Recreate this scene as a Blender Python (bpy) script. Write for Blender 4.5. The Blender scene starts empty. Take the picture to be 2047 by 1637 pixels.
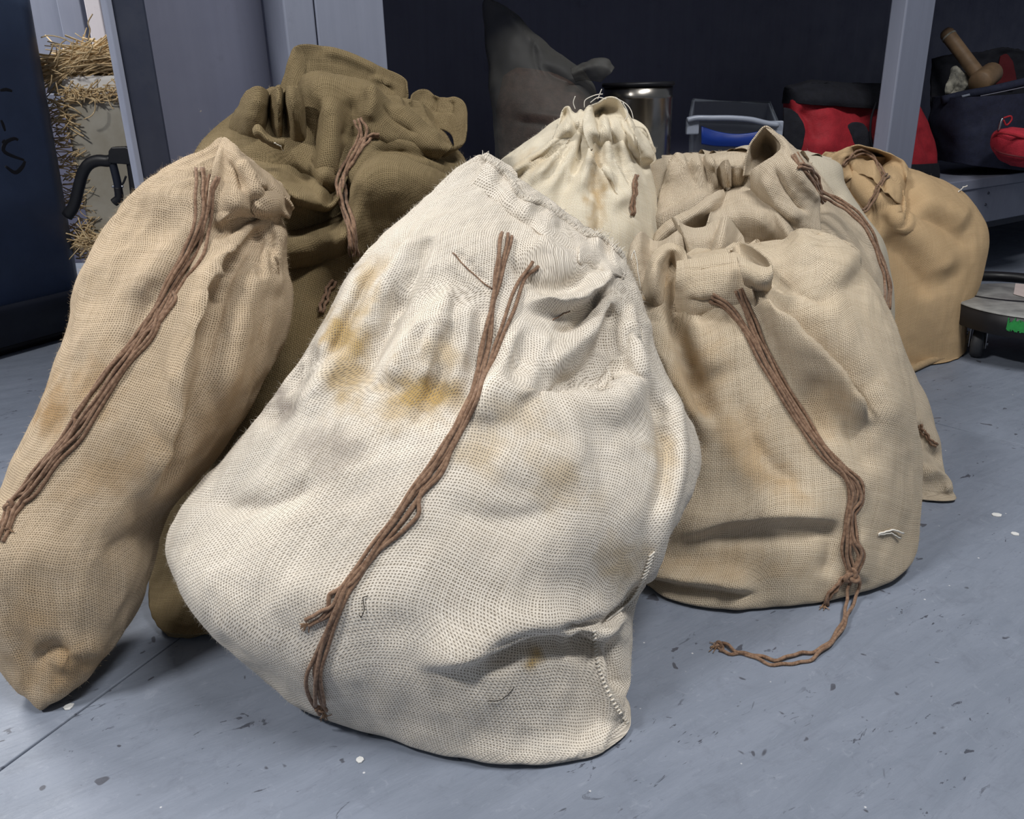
import bpy, math, random
import numpy as np
from mathutils import Vector
from mathutils.bvhtree import BVHTree

# ---------------------------------------------------------------- camera, world, lights, exposure
F, CX, CY, H = 1640.0, 1023.5, 818.5, 0.60
PITCH, ROLL = math.radians(21.2), math.radians(1.5)
fw = np.array([0, math.cos(PITCH), -math.sin(PITCH)])
_r = np.array([1.0, 0, 0]); _d = np.cross(fw, _r)
RT = _r * math.cos(ROLL) + _d * math.sin(ROLL)
DN = _d * math.cos(ROLL) - _r * math.sin(ROLL)
EYE = np.array([0, 0, H])

sc = bpy.context.scene
COL = sc.collection
cam = bpy.data.cameras.new('camera')
camo = bpy.data.objects.new('camera', cam)
COL.objects.link(camo)
from mathutils import Matrix
camo.matrix_world = Matrix(((RT[0], -DN[0], -fw[0], 0), (RT[1], -DN[1], -fw[1], 0), (RT[2], -DN[2], -fw[2], H), (0, 0, 0, 1)))
cam.sensor_width = 36.0
cam.sensor_fit = 'HORIZONTAL'
cam.lens = F / 2047 * 36
cam.clip_start = 0.02
sc.camera = camo
sc.view_settings.view_transform = 'Standard'
sc.view_settings.look = 'None'
sc.view_settings.exposure = 0.0
sc.view_settings.gamma = 1.0
sc.view_settings.use_curve_mapping = False
sc.cycles.max_bounces = 8
sc.cycles.transparent_max_bounces = 12

w = bpy.data.worlds.new('world'); sc.world = w; w.use_nodes = True
w.node_tree.nodes['Background'].inputs[0].default_value = (0.80, 0.88, 1.0, 1)
w.node_tree.nodes['Background'].inputs[1].default_value = 0.15

def area(name, loc, target, sx, sy, power, col):
    l = bpy.data.lights.new(name, 'AREA'); l.shape = 'RECTANGLE'; l.size = sx; l.size_y = sy
    l.energy = power; l.color = col
    o = bpy.data.objects.new(name, l); COL.objects.link(o)
    o.location = loc
    o.rotation_euler = (Vector(target) - Vector(loc)).to_track_quat('-Z', 'Y').to_euler()
    return o
area('ceiling_tube_light', (-1.75, -0.22, 2.6), (-0.2, 1.1, 0.2), 0.60, 0.16, 54, (1.0, 0.985, 0.96))
area('ceiling_tube_light', (0.80, 0.20, 2.7), (0.2, 0.95, 0.1), 1.2, 0.25, 50, (1.0, 0.99, 0.97))
area('ceiling_tube_light', (-2.9, 2.6, 2.6), (-1.1, 2.3, 0.3), 1.0, 0.3, 110, (1.0, 0.98, 0.95))

# ---------------------------------------------------------------- helpers
rng = np.random.default_rng(7)
random.seed(7)

def ray(x, y):
    return fw + RT * ((x - CX) / F) + DN * ((y - CY) / F)
def atY(x, y, Y):
    v = ray(x, y); return EYE + v * (Y / v[1])
def onfloor(x, y, z=0.0):
    v = ray(x, y); return EYE + v * ((z - H) / v[2])
def proj(P):
    q = np.asarray(P, float) - EYE; wq = np.maximum(q @ fw, 1e-3)
    return np.stack([CX + F * (q @ RT) / wq, CY + F * (q @ DN) / wq], -1)

def new_obj(name, me, mat=None, parent=None):
    o = bpy.data.objects.new(name, me); COL.objects.link(o)
    if mat is not None and me is not None: me.materials.append(mat)
    if parent is not None: o.parent = parent
    return o
def empty(name, loc=(0, 0, 0)):
    o = bpy.data.objects.new(name, None); COL.objects.link(o); o.location = loc; o.empty_display_size = 0.05
    return o
def tag(o, label=None, cat=None, group=None, kind=None):
    if label: o['label'] = label
    if cat: o['category'] = cat
    if group: o['group'] = group
    if kind: o['kind'] = kind
    return o
def thing(name, label, cat, group=None):
    return tag(empty(name), label, cat, group)

def mesh_np(name, V, quads, uv=None, smooth=True, attrs=None):
    V = np.asarray(V, np.float32).reshape(-1, 3); quads = np.asarray(quads, np.int32)
    k = quads.shape[1]; n = len(quads)
    me = bpy.data.meshes.new(name)
    me.vertices.add(len(V)); me.vertices.foreach_set('co', V.ravel())
    me.loops.add(n * k); me.loops.foreach_set('vertex_index', quads.ravel())
    me.polygons.add(n); me.polygons.foreach_set('loop_start', np.arange(0, n * k, k, dtype=np.int32))
    me.polygons.foreach_set('loop_total', np.full(n, k, np.int32))
    me.polygons.foreach_set('use_smooth', np.full(n, smooth, bool))
    if uv is not None:
        l = me.uv_layers.new(name='UVMap')
        l.data.foreach_set('uv', np.asarray(uv, np.float32).reshape(-1, 2)[quads.ravel()].ravel())
    if attrs:
        for an, av in attrs.items():
            a = me.attributes.new(an, 'FLOAT', 'POINT'); a.data.foreach_set('value', np.asarray(av, np.float32).ravel())
    me.update(calc_edges=True); me.validate()
    return me

class MB:
    """collects simple solids into one mesh"""
    def __init__(s): s.v = []; s.f = []; s.sm = []
    def add(s, v, f, smooth=False):
        b = len(s.v); s.v += [tuple(map(float, p)) for p in v]
        s.f += [tuple(i + b for i in q) for q in f]; s.sm += [smooth] * len(f); return s
    def hexa(s, c):   # 8 corners: bottom 4 ccw, top 4 ccw
        return s.add(c, [(3, 2, 1, 0), (4, 5, 6, 7), (0, 1, 5, 4), (1, 2, 6, 5), (2, 3, 7, 6), (3, 0, 4, 7)])
    def tube(s, pts, r, seg=10, cap=True, sx=1.0):
        pts = np.asarray(pts, float); n = len(pts)
        r = np.broadcast_to(np.asarray(r, float), (n,))
        t = np.gradient(pts, axis=0); t /= np.linalg.norm(t, axis=1)[:, None] + 1e-12
        up = np.array([0, 0, 1.0]) if abs(t[0][2]) < 0.9 else np.array([1.0, 0, 0])
        a = np.cross(t[0], up); a /= np.linalg.norm(a)
        V = []
        for i in range(n):
            a = a - (a @ t[i]) * t[i]; a /= np.linalg.norm(a) + 1e-12
            b = np.cross(t[i], a)
            for j in range(seg):
                an = 2 * math.pi * j / seg
                V.append(pts[i] + r[i] * (math.cos(an) * a * sx + math.sin(an) * b))
        fs = []
        for i in range(n - 1):
            for j in range(seg):
                k = (j + 1) % seg
                fs.append((i * seg + j, i * seg + k, (i + 1) * seg + k, (i + 1) * seg + j))
        if cap:
            fs.append(tuple(range(seg - 1, -1, -1))); fs.append(tuple((n - 1) * seg + j for j in range(seg)))
        return s.add(V, fs, True)
    def lathe(s, prof, c, seg=40, axis=(0, 0, 1)):
        ax = np.array(axis, float); ax /= np.linalg.norm(ax)
        u = np.cross(ax, [0, 1, 0.01]); u /= np.linalg.norm(u); v = np.cross(ax, u)
        V = []
        for (r, h) in prof:
            for j in range(seg):
                an = 2 * math.pi * j / seg
                V.append(np.array(c) + ax * h + r * (u * math.cos(an) + v * math.sin(an)))
        fs = []
        for i in range(len(prof) - 1):
            for j in range(seg):
                k = (j + 1) % seg
                fs.append((i * seg + j, i * seg + k, (i + 1) * seg + k, (i + 1) * seg + j))
        return s.add(V, fs, True)
    def build(s, name, mat, parent=None, bevel=0.0, seg=2):
        me = bpy.data.meshes.new(name); me.from_pydata(s.v, [], s.f)
        me.polygons.foreach_set('use_smooth', s.sm); me.update()
        o = new_obj(name, me, mat, parent)
        if bevel:
            m = o.modifiers.new('bevel', 'BEVEL'); m.width = bevel; m.segments = seg; m.limit_method = 'ANGLE'; m.angle_limit = math.radians(40)
        return o

# value noise
_perm = np.random.default_rng(3).random(4096)
def _h(i, j, k):
    return _perm[(i * 73856093 ^ j * 19349663 ^ k * 83492791) & 4095]
def vnoise(P):
    P = np.asarray(P, float); I = np.floor(P).astype(np.int64); f = P - I; f = f * f * f * (f * (f * 6 - 15) + 10)
    out = 0
    for a in (0, 1):
        for b in (0, 1):
            for c in (0, 1):
                wt = (f[..., 0] if a else 1 - f[..., 0]) * (f[..., 1] if b else 1 - f[..., 1]) * (f[..., 2] if c else 1 - f[..., 2])
                out = out + wt * _h(I[..., 0] + a, I[..., 1] + b, I[..., 2] + c)
    return out * 2 - 1
def fbm(P, o=3):
    s = 0; a = 1.0; P = np.asarray(P, float)
    for i in range(o):
        s = s + a * vnoise(P * 2 ** i + 17.3 * i); a *= 0.5
    return s

def spline(pts, n):
    """Catmull-Rom through pts (chord-length), n samples"""
    pts = np.asarray(pts, float); m = len(pts)
    if m == 2:
        t = np.linspace(0, 1, n)[:, None]; return pts[0] * (1 - t) + pts[1] * t
    ext = np.vstack([2 * pts[0] - pts[1], pts, 2 * pts[-1] - pts[-2]])
    x = np.linspace(0, m - 1 - 1e-9, n); i = x.astype(int); t = (x - i)[:, None]
    p0, p1, p2, p3 = ext[i], ext[i + 1], ext[i + 2], ext[i + 3]
    return 0.5 * (2 * p1 + (p2 - p0) * t + (2 * p0 - 5 * p1 + 4 * p2 - p3) * t ** 2 + (3 * p1 - p0 - 3 * p2 + p3) * t ** 3)
def smooth(pts, it=2):
    p = np.array(pts, float)
    for _ in range(it):
        p[1:-1] = 0.25 * p[:-2] + 0.5 * p[1:-1] + 0.25 * p[2:]
    return p
def sstep(a, b, x):
    t = np.clip((x - a) / (b - a), 0, 1); return t * t * (3 - 2 * t)

def gnormals(P, closed):
    if closed:
        Q = np.concatenate([P[:, -2:-1], P, P[:, 1:2]], 1); du = Q[:, 2:] - Q[:, :-2]
    else:
        du = np.gradient(P, axis=1)
    dv = np.gradient(P, axis=0)
    n = np.cross(dv, du); n /= np.linalg.norm(n, axis=-1, keepdims=True) + 1e-12
    return n

def pdist(px, pts):
    """distance, signed side and 0..1 parameter of pixels to a polyline"""
    best = np.full(px.shape[:-1], 1e9); side = np.zeros_like(best); par = np.zeros_like(best)
    pts = np.asarray(pts, float); L = np.linalg.norm(np.diff(pts, axis=0), axis=1); cum = np.concatenate([[0], np.cumsum(L)])
    for i in range(len(pts) - 1):
        a = pts[i]; d = pts[i + 1] - a; l2 = d @ d + 1e-9
        t = np.clip(((px - a) @ d) / l2, 0, 1)
        q = px - a - t[..., None] * d; dist = np.hypot(q[..., 0], q[..., 1])
        m = dist < best
        best = np.where(m, dist, best)
        side = np.where(m, np.sign(d[0] * (px[..., 1] - a[1]) - d[1] * (px[..., 0] - a[0])), side)
        par = np.where(m, (cum[i] + t * L[i]) / cum[-1], par)
    return best, side, par

def sculpt(P, strokes, closed=True, outward=1.0):
    """fold strokes: (kind, width_px, amplitude_m, points) laid over the side that faces the viewer"""
    for (kind, wd, amp, pts) in strokes:
        n = gnormals(P, closed) * outward
        view = EYE - P; view /= np.linalg.norm(view, axis=-1, keepdims=True)
        face = sstep(-0.05, 0.25, (n * view).sum(-1))
        pts = spline(pts, max(8, 6 * len(pts)))
        px = proj(P)
        lo, hi = pts.min(0) - 4 * wd, pts.max(0) + 4 * wd
        m = (px[..., 0] > lo[0]) & (px[..., 0] < hi[0]) & (px[..., 1] > lo[1]) & (px[..., 1] < hi[1]) & (face > 0)
        if not m.any(): continue
        d, s, t = pdist(px[m], pts)
        end = sstep(0, 0.22, t) * sstep(0, 0.22, 1 - t) if kind[-1] != '|' else np.ones_like(t)
        # fade past the ends
        k = kind[0]
        if k == 'r': h = np.exp(-(d / wd) ** 2)
        elif k == 'v': h = -np.exp(-(d / (wd * 0.7)) ** 1.4)
        elif k == 's': # lip: soft on the positive side, abrupt on the other
            h = np.where(s > 0, np.exp(-(d / wd) ** 2), np.exp(-(d / (wd * 0.22)) ** 2) * 1.25 - 0.25 * np.exp(-(d / (wd * 0.7)) ** 2))
        elif k == 'b': h = np.exp(-(d / wd) ** 3)
        D = np.zeros(P.shape[:2]); D[m] = h * end * amp * face[m]
        P = P + n * D[..., None]
    return P
def relax(P, it, closed=True, wgt=0.5):
    for _ in range(it):
        Q = P.copy()
        Q[1:-1] = 0.5 * (P[:-2] + P[2:])
        if closed:
            l = np.concatenate([Q[:, -2:-1], Q[:, :-1]], 1); r = np.concatenate([Q[:, 1:], Q[:, 1:2]], 1)
            Q = 0.5 * (l + r)
        else:
            Q[:, 1:-1] = 0.5 * (Q[:, :-2] + Q[:, 2:])
        P = P * (1 - wgt) + Q * wgt
    return P

def blot(P, spots, seed=0):
    """surface stains: (px, py, rx, ry, rotation_deg, strength)"""
    px = proj(P); px = px + 14 * np.stack([fbm(P * 45 + seed), fbm(P * 45 + seed + 9)], -1)
    out = np.zeros(P.shape[:2])
    for (x, y, rx, ry, rot, v) in spots:
        a = math.radians(rot); d = px - np.array([x, y])
        u = (d[..., 0] * math.cos(a) + d[..., 1] * math.sin(a)) / rx; q = (-d[..., 0] * math.sin(a) + d[..., 1] * math.cos(a)) / ry
        r = np.sqrt(u * u + q * q) + 0.35 * fbm(P * 60 + seed + 3)
        out = np.maximum(out, v * sstep(1.45, 0.0, r))
    n = gnormals(P, False)
    return out * ((n * (EYE - P)).sum(-1) > 0)
# ---------------------------------------------------------------- materials
class NT:
    def __init__(s, name):
        s.m = bpy.data.materials.new(name); s.m.use_nodes = True; s.t = s.m.node_tree; s.n = s.t.nodes; s.n.clear()
        s.out = s.n.new('ShaderNodeOutputMaterial'); s.b = s.n.new('ShaderNodeBsdfPrincipled')
        s.t.links.new(s.b.outputs[0], s.out.inputs[0])
    def link(s, v, sock):
        if hasattr(v, 'is_linked'): s.t.links.new(v, sock)
        elif isinstance(v, (tuple, list)) and sock.type == 'RGBA': sock.default_value = tuple(v) + ((1,) if len(v) == 3 else ())
        else: sock.default_value = v
    def math(s, op, a, b=None, c=None, clamp=False):
        n = s.n.new('ShaderNodeMath'); n.operation = op; n.use_clamp = clamp
        for i, v in enumerate((a, b, c)):
            if v is not None: s.link(v, n.inputs[i])
        return n.outputs[0]
    def mix(s, fac, a, b, mode='MIX'):
        n = s.n.new('ShaderNodeMix'); n.data_type = 'RGBA'; n.blend_type = mode
        s.link(fac, n.inputs[0]); s.link(a, n.inputs[6]); s.link(b, n.inputs[7]); return n.outputs[2]
    def noise(s, vec, scale, detail=2.0, rough=0.5, dist=0.0):
        n = s.n.new('ShaderNodeTexNoise'); s.link(vec, n.inputs['Vector']); n.inputs['Scale'].default_value = scale
        n.inputs['Detail'].default_value = detail; n.inputs['Roughness'].default_value = rough; n.inputs['Distortion'].default_value = dist
        return n.outputs[0]
    def vec(s, x, y, z=0.0):
        n = s.n.new('ShaderNodeCombineXYZ'); s.link(x, n.inputs[0]); s.link(y, n.inputs[1]); s.link(z, n.inputs[2]); return n.outputs[0]
    def mapping(s, v, sc=(1, 1, 1), rot=(0, 0, 0), loc=(0, 0, 0)):
        n = s.n.new('ShaderNodeMapping'); s.link(v, n.inputs[0]); n.inputs['Scale'].default_value = sc
        n.inputs['Rotation'].default_value = rot; n.inputs['Location'].default_value = loc; return n.outputs[0]
    def coord(s, k='Object'): return s.n.new('ShaderNodeTexCoord').outputs[k]
    def pos(s): return s.n.new('ShaderNodeNewGeometry').outputs['Position']
    def attr(s, name):
        n = s.n.new('ShaderNodeAttribute'); n.attribute_name = name; return n.outputs['Fac']
    def rng(s, v, a, b, c=0.0, d=1.0, smooth=True):
        n = s.n.new('ShaderNodeMapRange'); n.interpolation_type = 'SMOOTHSTEP' if smooth else 'LINEAR'
        s.link(v, n.inputs[0])
        for i, q in enumerate((a, b, c, d)): n.inputs[1 + i].default_value = q
        return n.outputs[0]
    def bump(s, h, dist, strength=1.0, normal=None):
        n = s.n.new('ShaderNodeBump'); s.link(h, n.inputs['Height']); n.inputs['Distance'].default_value = dist
        n.inputs['Strength'].default_value = strength
        if normal is not None: s.link(normal, n.inputs['Normal'])
        return n.outputs[0]
    def set(s, **k):
        for a, v in k.items(): s.link(v, s.b.inputs[a.replace('_', ' ')])
        return s

def burlap(name, col, col2, hole, pitch=0.004, gap=0.30, holes=0.9, yellow=(0.42, 0.25, 0.07), dirt=(0.16, 0.13, 0.12), slub=0.35):
    t = NT(name)
    uvn = t.n.new('ShaderNodeUVMap'); uvn.uv_map = 'UVMap'
    sx = t.n.new('ShaderNodeSeparateXYZ'); t.link(uvn.outputs[0], sx.inputs[0])
    u0, v0 = sx.outputs[0], sx.outputs[1]
    uv = uvn.outputs[0]
    wob1 = t.math('MULTIPLY', t.math('SUBTRACT', t.noise(uv, 22, 2), 0.5), 0.006)
    wob2 = t.math('MULTIPLY', t.math('SUBTRACT', t.noise(t.mapping(uv, loc=(3, 5, 0)), 22, 2), 0.5), 0.006)
    wob3 = t.math('MULTIPLY', t.math('SUBTRACT', t.noise(uv, 160, 1), 0.5), 0.0016)
    k = math.pi / pitch
    U = t.math('MULTIPLY', t.math('ADD', t.math('ADD', u0, wob1), wob3), k)
    V = t.math('MULTIPLY', t.math('ADD', t.math('SUBTRACT', v0, wob3), wob2), k)
    su, sv = t.math('SINE', U), t.math('SINE', V)
    au, av = t.math('ABSOLUTE', su), t.math('ABSOLUTE', sv)
    # thread thickness varies from yarn to yarn
    thu = t.math('ADD', gap, t.math('MULTIPLY', t.math('SUBTRACT', t.noise(t.vec(t.math('DIVIDE', u0, pitch), t.math('MULTIPLY', v0, 6.0)), 0.8, 1), 0.5), 0.9))
    thv = t.math('ADD', gap, t.math('MULTIPLY', t.math('SUBTRACT', t.noise(t.vec(t.math('MULTIPLY', u0, 6.0), t.math('DIVIDE', v0, pitch)), 0.8, 1), 0.5), 0.9))
    def ss(x, lo):
        d = t.math('DIVIDE', t.math('SUBTRACT', x, t.math('SUBTRACT', lo, 0.30)), 0.60, clamp=True)
        return d
    A, B = ss(au, thu), ss(av, thv)
    cover = t.math('MAXIMUM', A, B)
    h = t.math('SUBTRACT', 1.0, cover)
    patch = t.rng(t.noise(uv, 9, 3, 0.6), 0.30, 0.68, 0.30, 1.0)
    patch2 = t.math('ADD', patch, t.attr('open'), clamp=True)
    hm = t.math('MULTIPLY', t.math('MULTIPLY', h, patch2), holes)
    # over / under relief
    sgu, sgv = t.math('SIGN', su), t.math('SIGN', sv)
    wz = t.math('ADD', A, t.math('MULTIPLY', t.math('MULTIPLY', sgu, t.math('COSINE', V)), 0.30))
    fz = t.math('ADD', B, t.math('MULTIPLY', t.math('MULTIPLY', sgv, t.math('COSINE', U)), -0.30))
    hz = t.math('MAXIMUM', t.math('MULTIPLY', wz, A), t.math('MULTIPLY', fz, B))
    # colour
    yarn = t.math('ADD', t.math('MULTIPLY', t.noise(t.vec(t.math('DIVIDE', u0, pitch), t.math('MULTIPLY', v0, 14.0)), 0.9, 2), 0.5),
                  t.math('MULTIPLY', t.noise(t.vec(t.math('MULTIPLY', u0, 14.0), t.math('DIVIDE', v0, pitch)), 0.9, 2), 0.5))
    big = t.noise(uv, 6, 3, 0.6)
    f = t.math('ADD', t.math('MULTIPLY', t.rng(yarn, 0.35, 0.65), 0.55), t.math('MULTIPLY', t.rng(big, 0.3, 0.7), 0.45))
    c = t.mix(f, col2, col)
    c = t.mix(t.math('MULTIPLY', t.rng(t.noise(uv, 420, 2, 0.7), 0.42, 0.75), 0.22), c, tuple(min(1, x * 1.25) for x in col))
    c = t.mix(t.math('MINIMUM', t.math('MULTIPLY', t.attr('stain_yellow'), 1.2), 0.95), c, yellow)
    c = t.mix(t.math('MULTIPLY', t.attr('stain_grey'), 0.7), c, dirt)
    crev = t.rng(t.math('MAXIMUM', t.math('MULTIPLY', A, au), t.math('MULTIPLY', B, av)), 0.25, 0.95)
    c = t.mix(t.math('MULTIPLY', t.math('SUBTRACT', 1.0, crev), 0.62), c, tuple(x * 0.38 for x in col2))  # crevice shading along the yarn edges, painted into the colour
    c = t.mix(hm, c, hole)  # weave gaps: shadow of the sack's inside, painted as a dark colour
    fine = t.noise(uv, 900, 2, 0.6)
    hh = t.math('ADD', hz, t.math('MULTIPLY', fine, 0.25))
    t.set(Base_Color=c, Roughness=0.92, Normal=t.bump(hh, pitch * 0.22, 0.75))
    t.b.inputs['Specular IOR Level'].default_value = 0.12
    t.b.inputs['Sheen Weight'].default_value = 0.18; t.b.inputs['Sheen Roughness'].default_value = 0.6
    t.b.inputs['Sheen Tint'].default_value = (*col, 1)
    return t.m

def plain(name, col, rough=0.6, var=0.15, scale=30, bump=0.0, metal=0.0, spec=0.4, col2=None, space='pos'):
    t = NT(name); p = t.pos() if space == 'pos' else t.coord(space)
    n = t.noise(p, scale, 4, 0.6)
    c = t.mix(t.rng(n, 0.3, 0.7), tuple(x * (1 - var) for x in col) if col2 is None else col2, col)
    t.set(Base_Color=c, Roughness=t.rng(t.noise(p, scale * 0.7, 3), 0.3, 0.7, max(0.02, rough - 0.07), min(1, rough + 0.07)), Metallic=metal)
    t.b.inputs['Specular IOR Level'].default_value = spec
    if bump: t.set(Normal=t.bump(t.noise(p, scale * 6, 4, 0.6), bump))
    return t.m

def painted(name, col, rough=0.5):
    """old gloss paint over timber: brush grain, scuffs, chips"""
    t = NT(name); p = t.pos()
    g = t.noise(t.mapping(p, sc=(60, 60, 3)), 1.0, 4, 0.6)
    c = t.mix(t.rng(g, 0.3, 0.7), tuple(x * 0.96 for x in col), tuple(min(1, x * 1.03) for x in col))
    sc2 = t.noise(p, 14, 5, 0.7)
    c = t.mix(t.math('MULTIPLY', t.rng(sc2, 0.60, 0.72), 0.25), c, tuple(x * 0.6 for x in col))
    ch = t.noise(p, 70, 2, 0.5)
    c = t.mix(t.math('MULTIPLY', t.rng(ch, 0.785, 0.80), 0.6), c, (0.45, 0.40, 0.34))
    t.set(Base_Color=c, Roughness=t.rng(sc2, 0.3, 0.7, rough - 0.08, rough + 0.12), Normal=t.bump(g, 0.0003, 0.4))
    return t.m

M = {}
M['sack_white'] = burlap('burlap_bleached', (0.80, 0.735, 0.645), (0.68, 0.605, 0.505), (0.22, 0.175, 0.12), 0.0030, 0.49, 0.95, yellow=(0.47, 0.31, 0.105))
M['sack_cream'] = burlap('burlap_cream', (0.84, 0.77, 0.63), (0.72, 0.62, 0.46), (0.30, 0.22, 0.13), 0.0020, 0.42, 0.7)
M['sack_tan_left'] = burlap('burlap_tan_left', (0.585, 0.465, 0.335), (0.47, 0.36, 0.24), (0.13, 0.09, 0.05), 0.0026, 0.50, 0.95, yellow=(0.36, 0.21, 0.08))
M['sack_olive'] = burlap('burlap_olive', (0.245, 0.187, 0.105), (0.180, 0.134, 0.070), (0.05, 0.036, 0.017), 0.0025, 0.48, 0.95, yellow=(0.2, 0.13, 0.05))
M['sack_beige'] = burlap('burlap_beige', (0.68, 0.575, 0.435), (0.57, 0.46, 0.325), (0.15, 0.105, 0.06), 0.0023, 0.50, 1.0, yellow=(0.48, 0.30, 0.13))
M['sack_grey_beige'] = burlap('burlap_grey_beige', (0.62, 0.53, 0.41), (0.52, 0.425, 0.31), (0.14, 0.10, 0.06), 0.0024, 0.50, 1.0, yellow=(0.48, 0.31, 0.13))
M['sack_pale'] = burlap('burlap_pale', (0.60, 0.54, 0.43), (0.53, 0.46, 0.35), (0.2, 0.15, 0.1), 0.0028, 0.22, 0.55)
M['sack_tan'] = burlap('burlap_gold_tan', (0.62, 0.44, 0.255), (0.53, 0.365, 0.20), (0.16, 0.10, 0.05), 0.0020, 0.34, 0.7)

def cord_mat():
    t = NT('brown_cotton_cord'); uv = t.n.new('ShaderNodeUVMap').outputs[0]; p = t.pos()
    n = t.noise(p, 240, 3, 0.6)
    c = t.mix(t.rng(n, 0.3, 0.7), (0.165, 0.095, 0.060), (0.30, 0.19, 0.125))
    t.set(Base_Color=c, Roughness=0.9, Normal=t.bump(t.noise(p, 700, 2, 0.6), 0.0008, 0.8))
    t.b.inputs['Specular IOR Level'].default_value = 0.15
    t.b.inputs['Sheen Weight'].default_value = 0.15
    return t.m
M['cord'] = cord_mat()
M['cord_frayed'] = plain('frayed_cord_ends', (0.36, 0.22, 0.13), 0.95, 0.3, 200)
M['white_thread'] = plain('white_cotton_thread', (0.80, 0.76, 0.68), 0.9, 0.1, 200)
M['dark_thread'] = plain('dark_thread', (0.03, 0.025, 0.02), 0.9, 0.1, 200)
M['fibre_tan'] = plain('loose_jute_fibre', (0.58, 0.46, 0.31), 0.9, 0.2, 100)
M['fibre_white'] = plain('loose_pale_fibre', (0.82, 0.76, 0.66), 0.9, 0.15, 100)
M['fibre_olive'] = plain('loose_olive_fibre', (0.36, 0.28, 0.16), 0.9, 0.2, 100)

def floor_mat():
    t = NT('worn_blue_grey_floor_paint'); p = t.pos()
    rot = t.mapping(p, rot=(0, 0, math.radians(-33)))
    st = t.noise(t.mapping(rot, sc=(6, 30, 1)), 1.0, 6, 0.7, 0.9)       # roller and brush drag
    big = t.noise(p, 3.2, 4, 0.6)
    c = t.mix(t.rng(st, 0.25, 0.75), (0.190, 0.218, 0.275), (0.238, 0.268, 0.335))
    c = t.mix(t.math('MULTIPLY', t.rng(big, 0.35, 0.7), 0.35), c, (0.185, 0.212, 0.265))
    fine = t.noise(t.mapping(rot, sc=(40, 220, 1)), 1.0, 4, 0.7, 1.0)
    c = t.mix(t.math('MULTIPLY', t.rng(fine, 0.56, 0.8), 0.45), c, (0.115, 0.13, 0.175))
    c = t.mix(t.math('MULTIPLY', t.rng(t.noise(t.mapping(rot, sc=(55, 260, 1), loc=(4, 2, 0)), 1.0, 4, 0.7, 1.0), 0.6, 0.85), 0.35), c, (0.36, 0.40, 0.50))
    # dark scuffs in streaky clusters
    cl = t.rng(t.noise(t.mapping(p, loc=(9, 1, 0)), 7, 3, 0.6), 0.44, 0.60)
    dk = t.rng(t.noise(t.mapping(rot, sc=(28, 70, 1), loc=(1, 7, 0)), 1.0, 4, 0.65, 1.4), 0.635, 0.68)
    c = t.mix(t.math('MULTIPLY', t.math('MULTIPLY', dk, cl), 0.85), c, (0.045, 0.048, 0.066))
    dk2 = t.rng(t.noise(t.mapping(p, loc=(5, 5, 0)), 38, 2, 0.5, 0.5), 0.70, 0.73)
    c = t.mix(t.math('MULTIPLY', dk2, 0.8), c, (0.05, 0.05, 0.065))
    # tiny pale flecks
    vo = t.n.new('ShaderNodeTexVoronoi'); t.link(p, vo.inputs['Vector']); vo.inputs['Scale'].default_value = 34
    wn = t.n.new('ShaderNodeTexWhiteNoise'); t.link(vo.outputs['Position'], wn.inputs['Vector'])
    fl = t.math('MULTIPLY', t.rng(vo.outputs['Distance'], 0.055, 0.025), t.math('GREATER_THAN', wn.outputs['Value'], 0.60))
    c = t.mix(t.math('MULTIPLY', fl, 0.8), c, (0.72, 0.72, 0.74))
    vo2 = t.n.new('ShaderNodeTexVoronoi'); t.link(p, vo2.inputs['Vector']); vo2.inputs['Scale'].default_value = 9
    wn2 = t.n.new('ShaderNodeTexWhiteNoise'); t.link(vo2.outputs['Position'], wn2.inputs['Vector'])
    fl2 = t.math('MULTIPLY', t.rng(t.math('ADD', vo2.outputs['Distance'], t.math('MULTIPLY', t.noise(p, 120, 2), 0.05)), 0.085, 0.06), t.math('GREATER_THAN', wn2.outputs['Value'], 0.86))
    c = t.mix(t.math('MULTIPLY', fl2, 0.45), c, (0.42, 0.38, 0.28))
    mot = t.noise(p, 26, 6, 0.75, 0.8)
    c = t.mix(t.math('MULTIPLY', t.rng(mot, 0.50, 0.75), 0.40), c, (0.135, 0.15, 0.19))
    c = t.mix(t.math('MULTIPLY', t.rng(t.noise(t.mapping(p, loc=(2, 8, 0)), 60, 5, 0.7, 1.2), 0.58, 0.72), 0.30), c, (0.34, 0.37, 0.44))
    t.set(Base_Color=c, Roughness=t.rng(t.noise(p, 11, 4, 0.6), 0.3, 0.7, 0.42, 0.62), Normal=t.bump(t.math('ADD', st, t.math('MULTIPLY', fine, 0.6)), 0.0015, 0.5))
    t.b.inputs['Specular IOR Level'].default_value = 0.4
    return t.m
M['floor'] = floor_mat()
M['hem_tan'] = plain('gold_tan_hem_cloth', (0.58, 0.41, 0.235), 0.9, 0.2, 200, 0.001, 0, 0.15)
M['paint_grey'] = painted('grey_blue_bench_paint', (0.235, 0.255, 0.330), 0.45)
M['paint_wall'] = painted('dark_grey_panel_paint', (0.125, 0.128, 0.190), 0.55)
M['paint_mid'] = painted('mid_grey_panel_paint', (0.165, 0.175, 0.245), 0.5)
M['paint_dark'] = painted('dark_slate_paint', (0.030, 0.036, 0.060), 0.4)
M['paint_white'] = painted('whitish_paint', (0.66, 0.62, 0.66), 0.5)
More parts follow.
